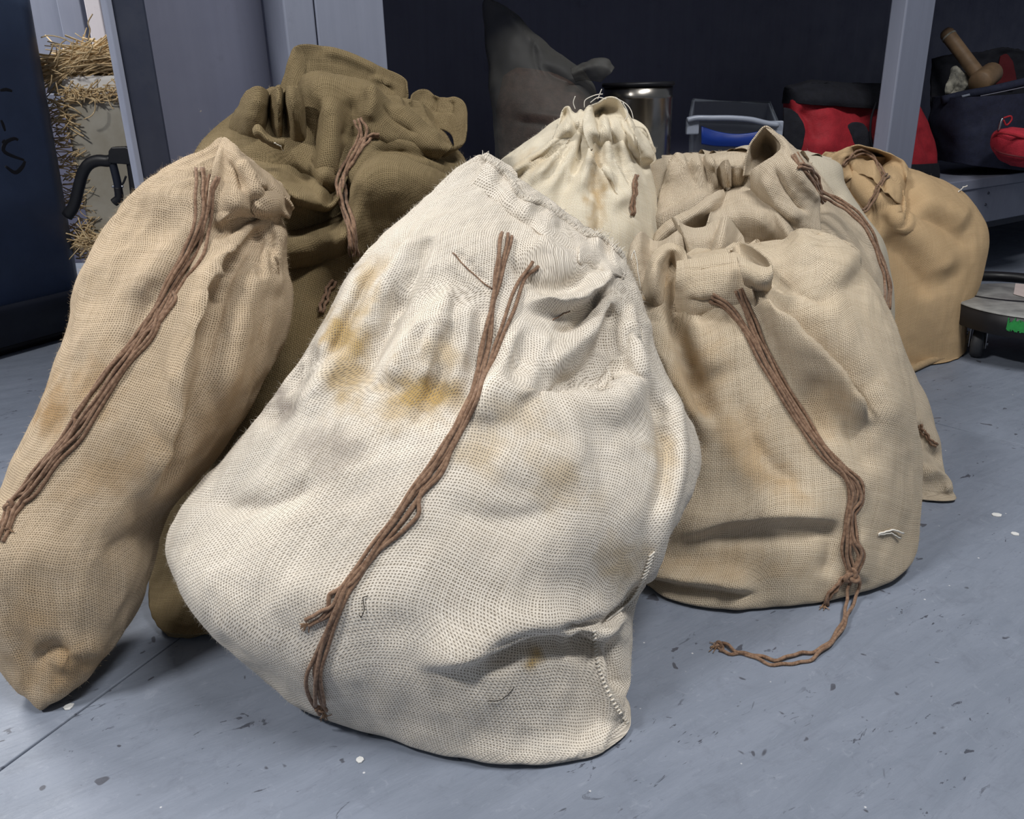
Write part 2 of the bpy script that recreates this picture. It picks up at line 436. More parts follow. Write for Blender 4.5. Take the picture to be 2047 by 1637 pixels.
# ---------------------------------------------------------------- the setting and the bench
def extrude_poly(poly, z0, z1):
    n = len(poly); m = MB()
    v = [(x, y, z0) for x, y in poly] + [(x, y, z1) for x, y in poly]
    f = [tuple(range(n - 1, -1, -1)), tuple(range(n, 2 * n))] + [(i, (i + 1) % n, n + (i + 1) % n, n + i) for i in range(n)]
    return m.add(v, f)
fl = extrude_poly([(-5, -3), (5, -3), (5, 6), (-5, 6)], -0.08, -0.012).build('floor', M['paint_dark'])
tag(fl, 'blue-grey painted floor of butted boards, scuffed and flecked with paint', kind='structure')
g = 0.0012
def off(poly, d):
    c = np.mean(poly, 0); out = []
    P = np.array(poly, float); n = len(P)
    for i in range(n):
        a, b, cc = P[i - 1], P[i], P[(i + 1) % n]
        n1 = np.array([-(b - a)[1], (b - a)[0]]); n1 /= np.linalg.norm(n1)
        n2 = np.array([-(cc - b)[1], (cc - b)[0]]); n2 /= np.linalg.norm(n2)
        bis = n1 + n2; bis /= (bis @ bis) / 2
        out.append(tuple(b + bis * d))
    return out
X = (0.21, 2.07)
La = (-0.504 - 0.4419 * 4, 0.618 - 0.8971 * 4); Rb = (0.7946 + 0.668 * 4, 1.4205 - 0.7439 * 4)
Tp = (X[0] - 0.545 * 4, X[1] + 0.84 * 4)
for poly in ([La, (0.5, -3.2), Rb, X], [La, X, Tp, (-5, 5.5), (-5, -3)], [Rb, (5, -1.5), (5, 6), Tp, X]):
    extrude_poly(off(poly, g), -0.012, 0.0).build('floor_panel', M['floor'], fl, 0.0015, 2)

e1 = np.array([0.84, 0.545, 0]); e1 /= np.linalg.norm(e1); e2 = np.array([-e1[1], e1[0], 0]); P0 = np.array([1.02, 2.28, 0])
def fr(s, q, z): return P0 + e1 * s + e2 * q + np.array([0, 0, z])
def slab(s0, s1, q0, q1, z0, z1):
    return MB().hexa([fr(s0, q0, z0), fr(s1, q0, z0), fr(s1, q1, z0), fr(s0, q1, z0), fr(s0, q0, z1), fr(s1, q0, z1), fr(s1, q1, z1), fr(s0, q1, z1)])
bench = thing('work_bench', 'long grey-blue painted timber bench running behind the whole row of sacks', 'bench')
ZS = 0.32
slab(-0.003, 0.123, 0.0, 0.045, 0, 1.06).build('post', M['paint_grey'], bench, 0.004)
slab(-1.564, -1.447, -0.002, 0.02, 0, 1.06).build('post_board', M['paint_grey'], bench, 0.002)
slab(-1.615, -1.5655, 0.0, 0.095, 0, 1.06).build('post', M['paint_grey'], bench, 0.003)
p = slab(-1.858, -1.815, 0.002, 0.095, 0, 1.06).build('post', M['paint_dark'], bench, 0.003); p['label'] = 'dark slate front corner post'
slab(-1.866, -1.8585, 0.0, 0.045, 0, 1.06).build('post_lit_face', M['paint_grey'], bench, 0.001)  # left face of the dark post; light on it is put into lighter paint
slab(-1.60, 3.2, 0.0, 0.60, ZS - 0.03, ZS).build('lower_shelf', M['paint_grey'], bench, 0.003)
slab(0.124, 3.2, 0.006, 0.05, 0.18, ZS - 0.031).build('shelf_rail', M['paint_grey'], bench, 0.003)
slab(-1.44, -0.004, 0.006, 0.05, 0.18, ZS - 0.031).build('shelf_rail', M['paint_grey'], bench, 0.003)
b = slab(-2.06, 3.4, -0.06, 0.72, 1.06, 1.10).build('bench_top', M['paint_grey'], bench, 0.004)
slab(-1.46, 2.02, 0.60, 0.62, 0.0, 1.055).build('back_panel', M['paint_wall'], bench, 0.001)
slab(2.024, 3.2, 0.60, 0.62, 0.0, 1.055).build('back_panel', M['paint_wall'], bench, 0.001)
slab(-1.83, -1.6155, 0.10, 0.116, 0.0, 1.055).build('back_panel', M['paint_mid'], bench, 0.001)
slab(-1.598, -1.58, 0.098, 0.60, 0.0, 1.055).build('side_panel', M['paint_wall'], bench, 0.001)
# two screw heads in the shelf rail
for (x, y) in ((1976, 386), (1970, 409)):
    v = ray(x, y); t_ = ((-e2) @ (fr(0, 0.0055, 0) - EYE)) / ((-e2) @ v); c = EYE + v * t_
    MB().lathe([(0.0, 0.003), (0.003, 0.003), (0.0045, 0.0005), (0.0045, -0.003)], c, 12, axis=-e2).build('screw_head', M['paint_dark'], bench)
# timber runner lying on the floor under the bench
slab(0.15, 3.2, 0.50, 0.57, 0.001, 0.05).build('floor_runner', M['paint_grey'], bench, 0.003)
# ---------------------------------------------------------------- sacks
BODY = {}
SURF = []   # (V, quads) of everything cords can lie on
def body(st, nth=260, nt=240, pleats=(), lumps=0.006, lump_scale=9, seed=0, hem=0.0, ncap=14, floorz=0.003, wrinkle=0.0025, fit=True):
    """closed sack skin lofted through cross-sections: (Lx, Ly, Rx, Ry, depth_of_centre, half_depth, front_tilt, squareness)"""
    st = np.array([r if len(r) == 9 else tuple(r) + (0.0,) for r in st], float)
    S = spline(st, nt)
    th = np.linspace(-math.pi / 2, 1.5 * math.pi, nth)
    c, s = np.cos(th), np.sin(th)
    P = np.zeros((nt, nth, 3))
    for i in range(nt):
        Lx, Ly, Rx, Ry, Yc, b, k, sq, sk = S[i]
        b = max(b, 0.004)
        cc = np.sign(c) * np.abs(c) ** (2 / sq); ss = np.sign(s) * np.abs(s) ** (2 / sq)
        l, r = atY(Lx, Ly, Yc + sk), atY(Rx, Ry, Yc - sk)
        C, A = (l + r) / 2, (r - l) / 2
        d = np.array([0, -1.0, k]); d /= np.linalg.norm(d)
        Lp, Rp = np.array([Lx, Ly]), np.array([Rx, Ry]); ln = np.linalg.norm(Rp - Lp); u = (Rp - Lp) / ln
        for _ in range(4 if fit else 0):
            pts = C + A * cc[:, None] + d * (b * ss)[:, None]
            e = (proj(pts) - Lp) @ u
            mn, mx = e.min(), e.max()
            pxl = ln / (2 * np.linalg.norm(A))
            C = C - A / np.linalg.norm(A) * (((mn + mx) / 2 - ln / 2) / pxl)
            A = A * (ln / (mx - mn))
        P[i] = C + A * cc[:, None] + d * (b * ss)[:, None]
    t = np.linspace(0, 1, nt)[:, None]
    # gathers: irregular pleats running into the neck
    ctr = P.mean(1, keepdims=True)
    for (kf, amp, t0, t1, sd) in pleats:
        r_ = np.random.default_rng(sd)
        ph = kf * th + 1.6 * np.sin(2 * th + r_.random() * 6) + 1.1 * np.sin(5 * th + r_.random() * 6)
        sh = 1 - 2 * np.abs(np.sin(ph / 2 + 0.6 * np.sin(3 * th + r_.random() * 6))) ** 0.8
        am = amp * sstep(t0, t1, t) * (0.65 + 0.35 * np.sin(4 * th + 1 + r_.random() * 6))
        rad = P - ctr; rl = np.linalg.norm(rad, axis=-1, keepdims=True)
        P = P + rad / (rl + 1e-9) * (am * sh)[..., None]
    return P
def finish(P, floorz=0.003, lumps=0.006, lump_scale=9, seed=0, wrinkle=0.002, ncap=14, strokes=(), hem=0.0, hemdepth=0.035, rel=2, caprows=None):
    nt, nth = P.shape[:2]
    n = gnormals(P, True)
    fade = sstep(1.0, 0.75, np.linspace(0, 1, nt))[:, None]
    Q = P * lump_scale + seed * 3.1
    P = P + n * ((lumps * fbm(Q, 2)) * (0.25 + 0.75 * fade))[..., None]
    # fine crumple ridges, stretched up the sack
    W = P * np.array([34, 34, 14]) + seed * 5.7
    P = P + n * (wrinkle * (1 - 2.0 * np.abs(fbm(W, 3))))[..., None]
    P = relax(P, rel + (2 if nt > 310 else 0))
    P = sculpt(P, strokes)
    P = relax(P, 3 if nt > 400 else (2 if nt > 310 else 1), wgt=0.6)
    # cap at the bottom
    c0 = P[0].mean(0); rows = []
    for i in range(ncap):
        a = i / ncap; rr = math.sin(a * math.pi / 2)
        rows.append(c0 + (P[0] - c0) * rr - np.array([0, 0, 0.05 * math.cos(a * math.pi / 2)]))
    P = np.concatenate([np.array(rows), P], 0)
    if hem:   # mouth turned over and down inside
        ct = P[-1].mean(0); inn = ct - P[-1]; inn /= np.linalg.norm(inn, axis=-1, keepdims=True) + 1e-9
        up = P[-1] - P[-3]; up /= np.linalg.norm(up, axis=-1, keepdims=True) + 1e-9
        rows = [P[-1] + up * hem * 0.5 + inn * hem * 0.15, P[-1] + up * hem * 0.6 + inn * hem * 0.6, P[-1] + up * hem * 0.2 + inn * hem * 1.0]
        for q in np.linspace(0.1, 1, 6): rows.append(P[-1] - up * hemdepth * q + inn * (hem * 1.0))
        P = np.concatenate([P, np.array(rows)], 0)
    z = P[..., 2] - floorz
    P[..., 2] = floorz + np.where(z > 0.03, z, np.where(z < -0.03, 0, 0.03 * ((z / 0.03 + 1) / 2) ** 2 * 1.0))
    P[:, -1] = P[:, 0]
    return P

def sack_mesh(name, P, mat, parent, uscale=None, attrs=None, closed=True, uvrot=0.0):
    nt, nth = P.shape[:2]
    du = np.linalg.norm(np.diff(P, axis=1), axis=-1); per = du.sum(1)
    pm = np.percentile(per, 70)
    cu = np.concatenate([np.zeros((nt, 1)), np.cumsum(du, 1)], 1)
    wdt = max(2, nt // 40)
    def blur(a, ax, k):
        ker = np.hanning(2 * k + 3)[1:-1]; ker /= ker.sum()
        pad = [(k, k) if q == ax else (0, 0) for q in (0, 1)]
        b = np.pad(a, pad, mode='edge')
        return np.apply_along_axis(lambda r: np.convolve(r, ker, 'valid'), ax, b)
    pr = np.convolve(np.pad(per, 20, mode='edge'), np.ones(41) / 41, 'valid')[:, None]
    u = (blur(cu / (cu[:, -1:] + 1e-9), 0, wdt) - 0.5) * (0.4 * pm + 0.6 * pr)
    dv = np.linalg.norm(np.diff(P, axis=0), axis=-1)
    cv = np.concatenate([np.zeros((1, nth)), np.cumsum(dv, 0)], 0)
    v = blur(cv, 1, max(2, nth // 40))
    uv = np.stack([u, v], -1)
    idx = np.arange(nt * nth).reshape(nt, nth)
    q = np.stack([idx[:-1, :-1], idx[1:, :-1], idx[1:, 1:], idx[:-1, 1:]], -1).reshape(-1, 4)
    me = mesh_np(name, P, q, uv, True, attrs)
    o = new_obj(name, me, mat, parent)
    SURF.append((P.reshape(-1, 3).copy(), q)); BODY[parent.name] = P
    return o

def sheet(rows, nu=60, nv=40, strokes=(), thick=0.0022, seed=0, wr=0.0012, edge=True):
    """cloth flap from a control grid of (px, py, depth) rows"""
    R_ = np.array([[atY(*c) for c in row] for row in rows])
    A = np.stack([spline(r, nu) for r in R_], 0)                       # rows x nu
    P = np.stack([spline(A[:, j], nv) for j in range(nu)], 1)          # nv x nu
    n = gnormals(P, False)
    n *= np.sign(((EYE - P) * n).sum(-1).mean()) or 1
    P = P + n * (wr * 2 * fbm(P * 30 + seed, 3))[..., None]
    if strokes: P = sculpt(P, strokes, False, np.sign((gnormals(P, False) * (EYE - P)).sum(-1).mean()) or 1)
    return P
def sheet_mesh(name, P, mat, parent, thick=0.0025):
    """two skins and a rolled rim so that the flap has thickness"""
    n = gnormals(P, False)
    nv, nu = P.shape[:2]
    front, back = P + n * thick / 2, P - n * thick / 2
    du = np.linalg.norm(np.diff(P, axis=1), axis=-1); dv = np.linalg.norm(np.diff(P, axis=0), axis=-1)
    u = np.concatenate([np.zeros((nv, 1)), np.cumsum(du, 1)], 1); u = u - u[:, -1:] / 2
    v = np.concatenate([np.zeros((1, nu)), np.cumsum(dv, 0)], 0)
    k1 = np.ones(9) / 9
    u = np.apply_along_axis(lambda r: np.convolve(np.pad(r, 4, mode='edge'), k1, 'valid'), 0, u)
    v = np.apply_along_axis(lambda r: np.convolve(np.pad(r, 4, mode='edge'), k1, 'valid'), 1, v)
    uv = np.stack([u, v], -1)
    idx = np.arange(nv * nu).reshape(nv, nu); N = nv * nu
    q1 = np.stack([idx[:-1, :-1], idx[:-1, 1:], idx[1:, 1:], idx[1:, :-1]], -1).reshape(-1, 4)
    q2 = q1[:, ::-1] + N
    loop = np.concatenate([idx[0, :], idx[1:, -1], idx[-1, -2::-1], idx[-2:0:-1, 0]])
    nx = np.roll(loop, -1)
    q3 = np.stack([nx, loop, loop + N, nx + N], -1)
    Q = np.concatenate([q1, q2, q3])
    me = mesh_np(name, np.concatenate([front.reshape(-1, 3), back.reshape(-1, 3)]), Q, np.concatenate([uv.reshape(-1, 2)] * 2), True,
                 {'stain_yellow': np.zeros(2 * N), 'stain_grey': np.zeros(2 * N), 'open': np.zeros(2 * N)})
    o = new_obj(name, me, mat, parent)
    SURF.append((P.reshape(-1, 3).copy(), q1))
    return o
def attrs(P, yellow=(), grey=(), open_=(), seed=0):
    return {'stain_yellow': blot(P, yellow, seed), 'stain_grey': blot(P, grey, seed + 5), 'open': blot(P, open_, seed + 8)}
# --- front bleached sack
s3 = thing('burlap_sack', 'bleached off-white burlap sack with yellow stains, frontmost and largest', 'sack')
P = body([
    (662, 1400, 1264, 1452, 0.695, 0.078, 0.0, 2.4, .03),
    (572, 1338, 1246, 1398, 0.725, 0.110, 0.0, 2.3, .042),
    (470, 1232, 1258, 1330, 0.755, 0.140, 0.05, 2.1, .03),
    (385, 1140, 1272, 1215, 0.770, 0.160, 0.10, 2.1),
    (344, 1052, 1318, 1100, 0.790, 0.165, 0.18, 2.1),
    (410, 945, 1378, 985, 0.815, 0.155, 0.25, 2.1),
    (525, 815, 1386, 890, 0.845, 0.135, 0.35, 2.1),
    (625, 700, 1345, 790, 0.875, 0.110, 0.42, 2.1),
    (690, 580, 1305, 690, 0.905, 0.085, 0.45, 2.0),
    (765, 485, 1283, 615, 0.935, 0.081, 0.45, 2.0),
    (838, 415, 1262, 560, 0.960, 0.056, 0.42, 2.0),
    (900, 350, 1247, 525, 0.980, 0.036, 0.40, 2.0),
    (955, 312, 1240, 508, 0.995, 0.019, 0.40, 2.0)], 540, 430, pleats=((26, .0035, .80, .97, 4),))
ST = [
    # neck gathers at the right and the folds that fan out of them
    ('s', 26, 0.0232, [(1236, 545), (1170, 600), (1110, 618), (1040, 608)]),
    ('v', 13, 0.0174, [(1228, 566), (1160, 640), (1100, 655)]),
    ('r', 20, 0.0145, [(1235, 575), (1190, 660), (1120, 720), (1080, 760)]),
    ('v', 16, 0.0174, [(1240, 590), (1215, 680), (1170, 750), (1100, 790)]),
    ('r', 16, 0.0130, [(1255, 590), (1250, 670), (1275, 740), (1300, 760)]),
    ('v', 14, 0.0159, [(1268, 640), (1240, 760), (1180, 800)]),
    ('v', 45, 0.0180, [(1250, 680), (1190, 770), (1100, 790), (1000, 780)]),
    ('r', 40, 0.0200, [(1310, 735), (1230, 800), (1130, 815), (1010, 800), (930, 830)]),
    ('r', 22, 0.0116, [(860, 590), (880, 680), (850, 780)]),
    ('r', 26, 0.0130, [(745, 520), (700, 620), (650, 720), (600, 800)]),
    ('v', 20, 0.0116, [(800, 560), (760, 680), (700, 780)]),
    ('r', 24, 0.0130, [(880, 622), (820, 690), (780, 780)]),
    ('v', 18, 0.0130, [(905, 640), (880, 720), (870, 820)]),
    ('r', 18, 0.0087, [(930, 600), (900, 690), (880, 760)]),
    ('v', 22, 0.0116, [(1000, 640), (950, 760), (900, 850)]),
    ('r', 24, 0.0116, [(1050, 630), (1000, 760), (940, 860)]),
    ('v', 18, 0.0116, [(1010, 500), (1060, 560), (1130, 570), (1190, 540)]),
    ('r', 26, 0.0116, [(1060, 470), (1120, 520), (1190, 520)]),
    ('v', 20, 0.0087, [(560, 820), (600, 760), (660, 700)]),
    ('v', 26, 0.0130, [(520, 850), (560, 810), (590, 800)]),
    ('v', 5, 0.0060, [(902, 503), (930, 520), (955, 548), (985, 566)]),
    ('v', 5, 0.0060, [(905, 520), (935, 545), (962, 568), (985, 585)]),
    ('v', 4, 0.0050, [(925, 500), (918, 530)]), ('v', 4, 0.0050, [(945, 515), (936, 550)]), ('v', 4, 0.0050, [(962, 535), (955, 572)]),
    ('r', 9, 0.0040, [(890, 515), (930, 550), (970, 590)]),
    ('v', 8, 0.0060, [(880, 618), (868, 640), (850, 655)]), ('r', 8, 0.0050, [(868, 612), (884, 640), (905, 655)]),
    ('v', 8, 0.0050, [(1000, 345), (1008, 385)]), ('v', 7, 0.0050, [(975, 375), (1000, 400)]),
    ('v', 10, 0.0060, [(830, 440), (800, 500), (760, 560)]),
    ('v', 12, 0.0101, [(760, 500), (720, 590), (690, 650), (650, 740)]),
    ('r', 18, .010, [(842, 440), (790, 540), (730, 660), (690, 760)]), ('v', 13, .009, [(868, 462), (815, 580), (760, 690)]),
    ('r', 14, .009, [(905, 560), (880, 640), (845, 730)]), ('v', 16, .012, [(912, 640), (895, 710), (860, 790), (820, 860)]),
    ('r', 14, .008, [(940, 600), (925, 700), (895, 800)]), ('v', 12, .007, [(965, 600), (955, 690), (935, 760)]),
    ('v', 15, .010, [(1060, 640), (1030, 740), (985, 830)]), ('r', 16, .009, [(1100, 660), (1070, 740), (1040, 800)]),
    ('v', 18, .010, [(560, 800), (600, 740), (640, 690)]), ('r', 20, .009, [(600, 830), (650, 760), (690, 700)]),
    ('r', 22, .008, [(1290, 620), (1270, 700), (1290, 780)]), ('v', 14, .010, [(1225, 590), (1225, 680), (1260, 760)]),
    ('r', 60, .010, [(960, 900), (1080, 920), (1200, 900)]), ('v', 50, .008, [(880, 1010), (1000, 1040), (1150, 1010)]),
    # low sag across the bottom, right-hand seam and folded corner
    ('s', 60, 0.0200, [(1270, 1215), (1180, 1265), (1060, 1262), (930, 1310), (820, 1330)]),
    ('v', 26, 0.0203, [(1235, 1275), (1150, 1290), (1060, 1290), (960, 1340)]),
    ('v', 12, 0.0203, [(1292, 1150), (1250, 1222), (1190, 1252), (1110, 1266)]),
    ('s', 22, 0.0203, [(1200, 1290), (1195, 1350), (1225, 1420), (1250, 1450)]),
    ('v', 22, 0.0174, [(1230, 1270), (1235, 1340), (1250, 1390)]),
    ('r', 16, 0.0116, [(1310, 720), (1345, 820), (1352, 930), (1320, 1050), (1290, 1150), (1240, 1235)]),
    ('v', 16, 0.0130, [(1300, 760), (1322, 830), (1332, 930), (1305, 1050)]),
    ('v', 30, 0.0101, [(400, 1000), (520, 1010), (640, 960)]),
    ('r', 60, 0.0080, [(500, 1180), (700, 1200), (900, 1180)]),
]
P = finish(P, lumps=.007, lump_scale=8, seed=1, wrinkle=.0018, strokes=ST, hem=.006)
A = attrs(P, yellow=[(695, 670, 50, 75, 20, .75), (690, 760, 45, 60, 0, .6), (845, 790, 75, 55, 10, .9), (800, 830, 70, 40, 0, .5), (735, 560, 24, 60, 30, .5),
                     (960, 900, 60, 70, 0, .35), (1120, 960, 80, 60, 60, .38), (1065, 1330, 22, 26, 0, .75), (1240, 1130, 50, 60, 0, .45), (1330, 900, 30, 80, 0, .4), (880, 720, 40, 60, 0, .45), (1020, 830, 60, 40, 0, .35)],
          grey=[(650, 895, 65, 60, 0, .7), (562, 808, 30, 34, 0, 1.0), (980, 1090, 90, 40, 0, .14), (720, 1000, 120, 60, 0, .10), (1290, 1150, 30, 80, 10, .25), (1180, 700, 60, 90, 0, .2)],
          open_=[(900, 1400, 260, 90, 0, .5), (1000, 1420, 160, 60, 0, .8), (1180, 690, 70, 120, 20, .9), (960, 480, 140, 80, 20, .6), (620, 960, 90, 120, 0, .5), (930, 1150, 120, 60, 0, .6)], seed=2)
sack_mesh('sack_body', P, M['sack_white'], s3, attrs=A)

# --- tan sack at the left
s1 = thing('burlap_sack', 'tall tan burlap sack leaning at far left, long brown cord down its front', 'sack')
P = body([
    (70, 1385, 190, 1368, 0.747, 0.055, 0, 2.2),
    (-15, 1305, 272, 1265, 0.767, 0.075, 0, 2.2),
    (-70, 1170, 322, 1140, 0.797, 0.105, .08, 2.2),
    (-45, 1040, 352, 1040, 0.822, 0.115, .15, 2.2),
    (5, 945, 425, 945, 0.852, 0.110, .22, 2.2),
    (62, 825, 508, 800, 0.882, 0.105, .3, 2.2),
    (112, 700, 560, 690, 0.917, 0.100, .35, 2.2),
    (155, 575, 586, 590, 0.952, 0.090, .38, 2.2),
    (203, 462, 582, 515, 0.982, 0.075, .4, 2.1),
    (250, 388, 578, 455, 1.002, 0.078, .4, 2.0),
    (322, 338, 572, 425, 1.017, 0.062, .4, 2.0),
    (392, 306, 578, 405, 1.032, 0.050, .4, 2.0),
    (438, 278, 566, 372, 1.042, 0.030, .4, 2.0)], 380, 380, pleats=((22, .003, .8, .95, 8),))
ST = [
    ('s', 40, .026, [(520, 440), (440, 560), (400, 680), (355, 820), (310, 940), (290, 1040)]),
    ('v', 22, .016, [(560, 430), (470, 530), (425, 640), (400, 740)]),
    ('r', 24, .012, [(545, 470), (500, 580), (470, 700), (440, 820)]),
    ('v', 16, .012, [(470, 430), (400, 470), (350, 560), (290, 640)]),
    ('r', 30, .012, [(420, 430), (330, 520), (260, 620)]),
    ('v', 26, .010, [(330, 540), (280, 640), (240, 720)]),
    ('s', 20, .014, [(575, 398), (500, 400), (450, 440), (420, 448)]),
    ('v', 12, .012, [(540, 425), (480, 445), (420, 475)]),
    ('r', 16, .010, [(560, 440), (545, 520), (555, 600)]),
    ('v', 12, .010, [(520, 450), (515, 500), (525, 560)]),
    ('v', 12, .010, [(545, 440), (540, 480), (560, 560)]),
    ('r', 18, .008, [(480, 470), (460, 540), (430, 590)]),
    ('v', 24, .010, [(60, 1330), (110, 1300), (160, 1320)]),
    ('r', 22, .008, [(110, 1345), (150, 1300), (210, 1290)]),
    ('v', 40, .008, [(300, 980), (280, 1060), (200, 1120)]),
    ('r', 16, .012, [(470, 300), (480, 350), (540, 385)]),
    ('v', 12, .010, [(440, 330), (470, 370), (500, 395)]),
]
P = finish(P, lumps=.008, lump_scale=8, seed=3, wrinkle=.002, strokes=ST, hem=.005)
A = attrs(P, yellow=[(105, 820, 50, 60, 20, .7), (180, 780, 60, 80, 30, .4), (230, 940, 120, 50, -30, .35), (150, 1330, 120, 60, 0, .5), (60, 1260, 60, 120, 0, .35), (430, 900, 60, 200, 20, .3)],
          grey=[(290, 560, 30, 60, 30, .2)], open_=[(430, 760, 100, 160, 20, .7), (300, 420, 120, 60, 0, .4)], seed=5)
sack_mesh('sack_body', P, M['sack_tan_left'], s1, attrs=A)

# --- olive sack behind
s2 = thing('burlap_sack', 'dark olive-brown burlap sack with a big floppy open mouth, tallest at the back left', 'sack')
P = body([
    (330, 1262, 455, 1250, 0.850, 0.042, 0, 2.2),
    (292, 1200, 600, 1190, 0.880, 0.075, 0, 2.2),
    (302, 1080, 700, 1080, 0.985, 0.105, .05, 2.2),
    (330, 900, 800, 900, 1.075, 0.130, .12, 2.2),
    (370, 720, 860, 700, 1.140, 0.140, .2, 2.2),
    (400, 560, 905, 540, 1.180, 0.130, .25, 2.2),
    (395, 430, 930, 430, 1.210, 0.115, .3, 2.1),
    (385, 345, 946, 350, 1.230, 0.100, .3, 2.1),
    (392, 300, 935, 310, 1.245, 0.094, .3, 2.1),
    (440, 245, 905, 275, 1.260, 0.069, .3, 2.1),
    (500, 205, 880, 245, 1.270, 0.049, .3, 2.0),
    (540, 180, 860, 215, 1.280, 0.044, .3, 2.0)], 360, 320, pleats=((12, .006, .8, .95, 3),))
ST = [
    ('s', 46, .034, [(690, 330), (650, 390), (600, 440), (560, 470), (500, 500)]),
    ('v', 26, .026, [(540, 330), (600, 350), (640, 390), (650, 420)]),
    ('v', 30, .026, [(740, 290), (700, 330), (690, 400), (640, 480), (560, 540)]),
    ('r', 50, .024, [(900, 350), (820, 310), (750, 312), (715, 350), (700, 420)]),
    ('v', 22, .018, [(930, 320), (850, 300), (780, 290), (730, 300)]),
    ('v', 24, .02, [(400, 330), (470, 350), (540, 350)]),
    ('r', 30, .018, [(430, 400), (520, 380), (590, 390)]),
    ('v', 26, .016, [(480, 440), (560, 430), (620, 440)]),
    ('r', 26, .012, [(660, 500), (720, 480), (760, 540)]),
    ('v', 14, .008, [(340, 1240), (400, 1255), (440, 1240)]),
]
P = finish(P, lumps=.012, lump_scale=6, seed=5, wrinkle=.002, strokes=ST, hem=.005)
A = attrs(P, yellow=[(640, 640, 120, 140, 0, .2)], grey=[(760, 450, 60, 80, 0, .2)], open_=[(640, 640, 160, 120, 0, .3)], seed=6)
sack_mesh('sack_body', P, M['sack_olive'], s2, attrs=A)

# --- cream sack in the middle of the back row
s4 = thing('burlap_sack', 'cream burlap sack with gathered frayed neck, standing behind the big off-white sack', 'sack')
P = body([
    (900, 900, 1330, 900, 1.280, 0.094, 0, 2.3),
    (890, 760, 1340, 760, 1.300, 0.120, 0, 2.3),
    (915, 600, 1340, 600, 1.320, 0.130, .1, 2.2),
    (940, 470, 1322, 470, 1.340, 0.125, .2, 2.2),
    (962, 380, 1312, 390, 1.360, 0.110, .25, 2.1),
    (1000, 322, 1300, 335, 1.370, 0.090, .25, 2.0),
    (1055, 282, 1290, 300, 1.380, 0.079, .2, 2.0),
    (1105, 252, 1272, 268, 1.385, 0.054, .15, 2.0),
    (1128, 236, 1258, 248, 1.390, 0.039, .1, 2.0),
    (1138, 236, 1246, 238, 1.390, 0.039, .05, 2.0),
    (1148, 230, 1236, 230, 1.390, 0.03, 0, 2.0)], 360, 300, pleats=((24, .004, .74, .92, 12), (9, .007, .6, .85, 5)))
ST = [
    ('r', 14, .012, [(1150, 240), (1120, 290), (1060, 330), (1010, 350)]),
    ('v', 12, .012, [(1155, 255), (1110, 310), (1040, 330)]),
    ('v', 11, .014, [(1165, 262), (1158, 310), (1150, 350)]),
    ('r', 13, .014, [(1172, 265), (1185, 320), (1220, 370), (1240, 430)]),
    ('v', 11, .014, [(1180, 265), (1205, 330), (1245, 400)]),
    ('r', 12, .012, [(1205, 258), (1225, 310), (1250, 370), (1260, 420)]),
    ('v', 10, .014, [(1215, 262), (1240, 310), (1268, 380)]),
    ('v', 16, .012, [(1190, 330), (1200, 420), (1195, 520)]),
    ('s', 20, .016, [(1262, 250), (1290, 300), (1300, 330)]),
    ('r', 24, .010, [(1090, 300), (1080, 380), (1080, 460)]),
    ('v', 20, .007, [(1130, 330), (1120, 420), (1130, 500)]),
]
_r = np.random.default_rng(77)
for i_ in range(13):
    f_ = i_ / 12; x0 = 1122 + 140 * f_ + 3 * _r.normal(); y0 = 262 - 14 * math.sin(f_ * math.pi); x1 = 985 + 345 * f_ + 8 * _r.normal(); y1 = 345 + 55 * math.sin(f_ * math.pi) + 12 * _r.normal()
    ST.append(('v' if i_ % 2 else 'r', 7.5 + 2 * _r.random(), .005 + .004 * _r.random(), [(x0, y0), (x0 * .75 + x1 * .25, y0 * .62 + y1 * .38), (x1, y1)]))
P = finish(P, lumps=.006, lump_scale=9, seed=7, wrinkle=.0015, strokes=ST, hem=.004)
A = attrs(P, yellow=[(1195, 400, 14, 80, 0, .6), (1195, 330, 12, 50, -15, .4), (1060, 320, 40, 20, -20, .25)], open_=[(1230, 240, 50, 50, 0, .5)], seed=8)
sack_mesh('sack_body', P, M['sack_cream'], s4, attrs=A)

# --- beige sack at the front right
s5 = thing('burlap_sack', 'beige burlap sack at the front right with cord trailing onto the floor', 'sack')
P = body([
    (1270, 1190, 1700, 1180, 0.970, 0.110, 0, 2.3),
    (1215, 1120, 1815, 1080, 0.985, 0.140, 0, 2.2),
    (1225, 1000, 1838, 990, 1.015, 0.155, .05, 2.2),
    (1240, 880, 1833, 880, 1.045, 0.155, .12, 2.2),
    (1258, 770, 1817, 765, 1.075, 0.145, .2, 2.2),
    (1278, 670, 1786, 655, 1.095, 0.130, .28, 2.1),
    (1288, 595, 1738, 568, 1.115, 0.110, .32, 2.1),
    (1292, 555, 1685, 508, 1.130, 0.085, .32, 2.1),
    (1298, 532, 1610, 475, 1.140, 0.060, .3, 2.0),
    (1302, 522, 1540, 492, 1.140, 0.040, .25, 2.0),
    (1300, 520, 1500, 505, 1.135, 0.040, .2, 2.0)], 400, 340, pleats=((14, .006, .82, .97, 21),))
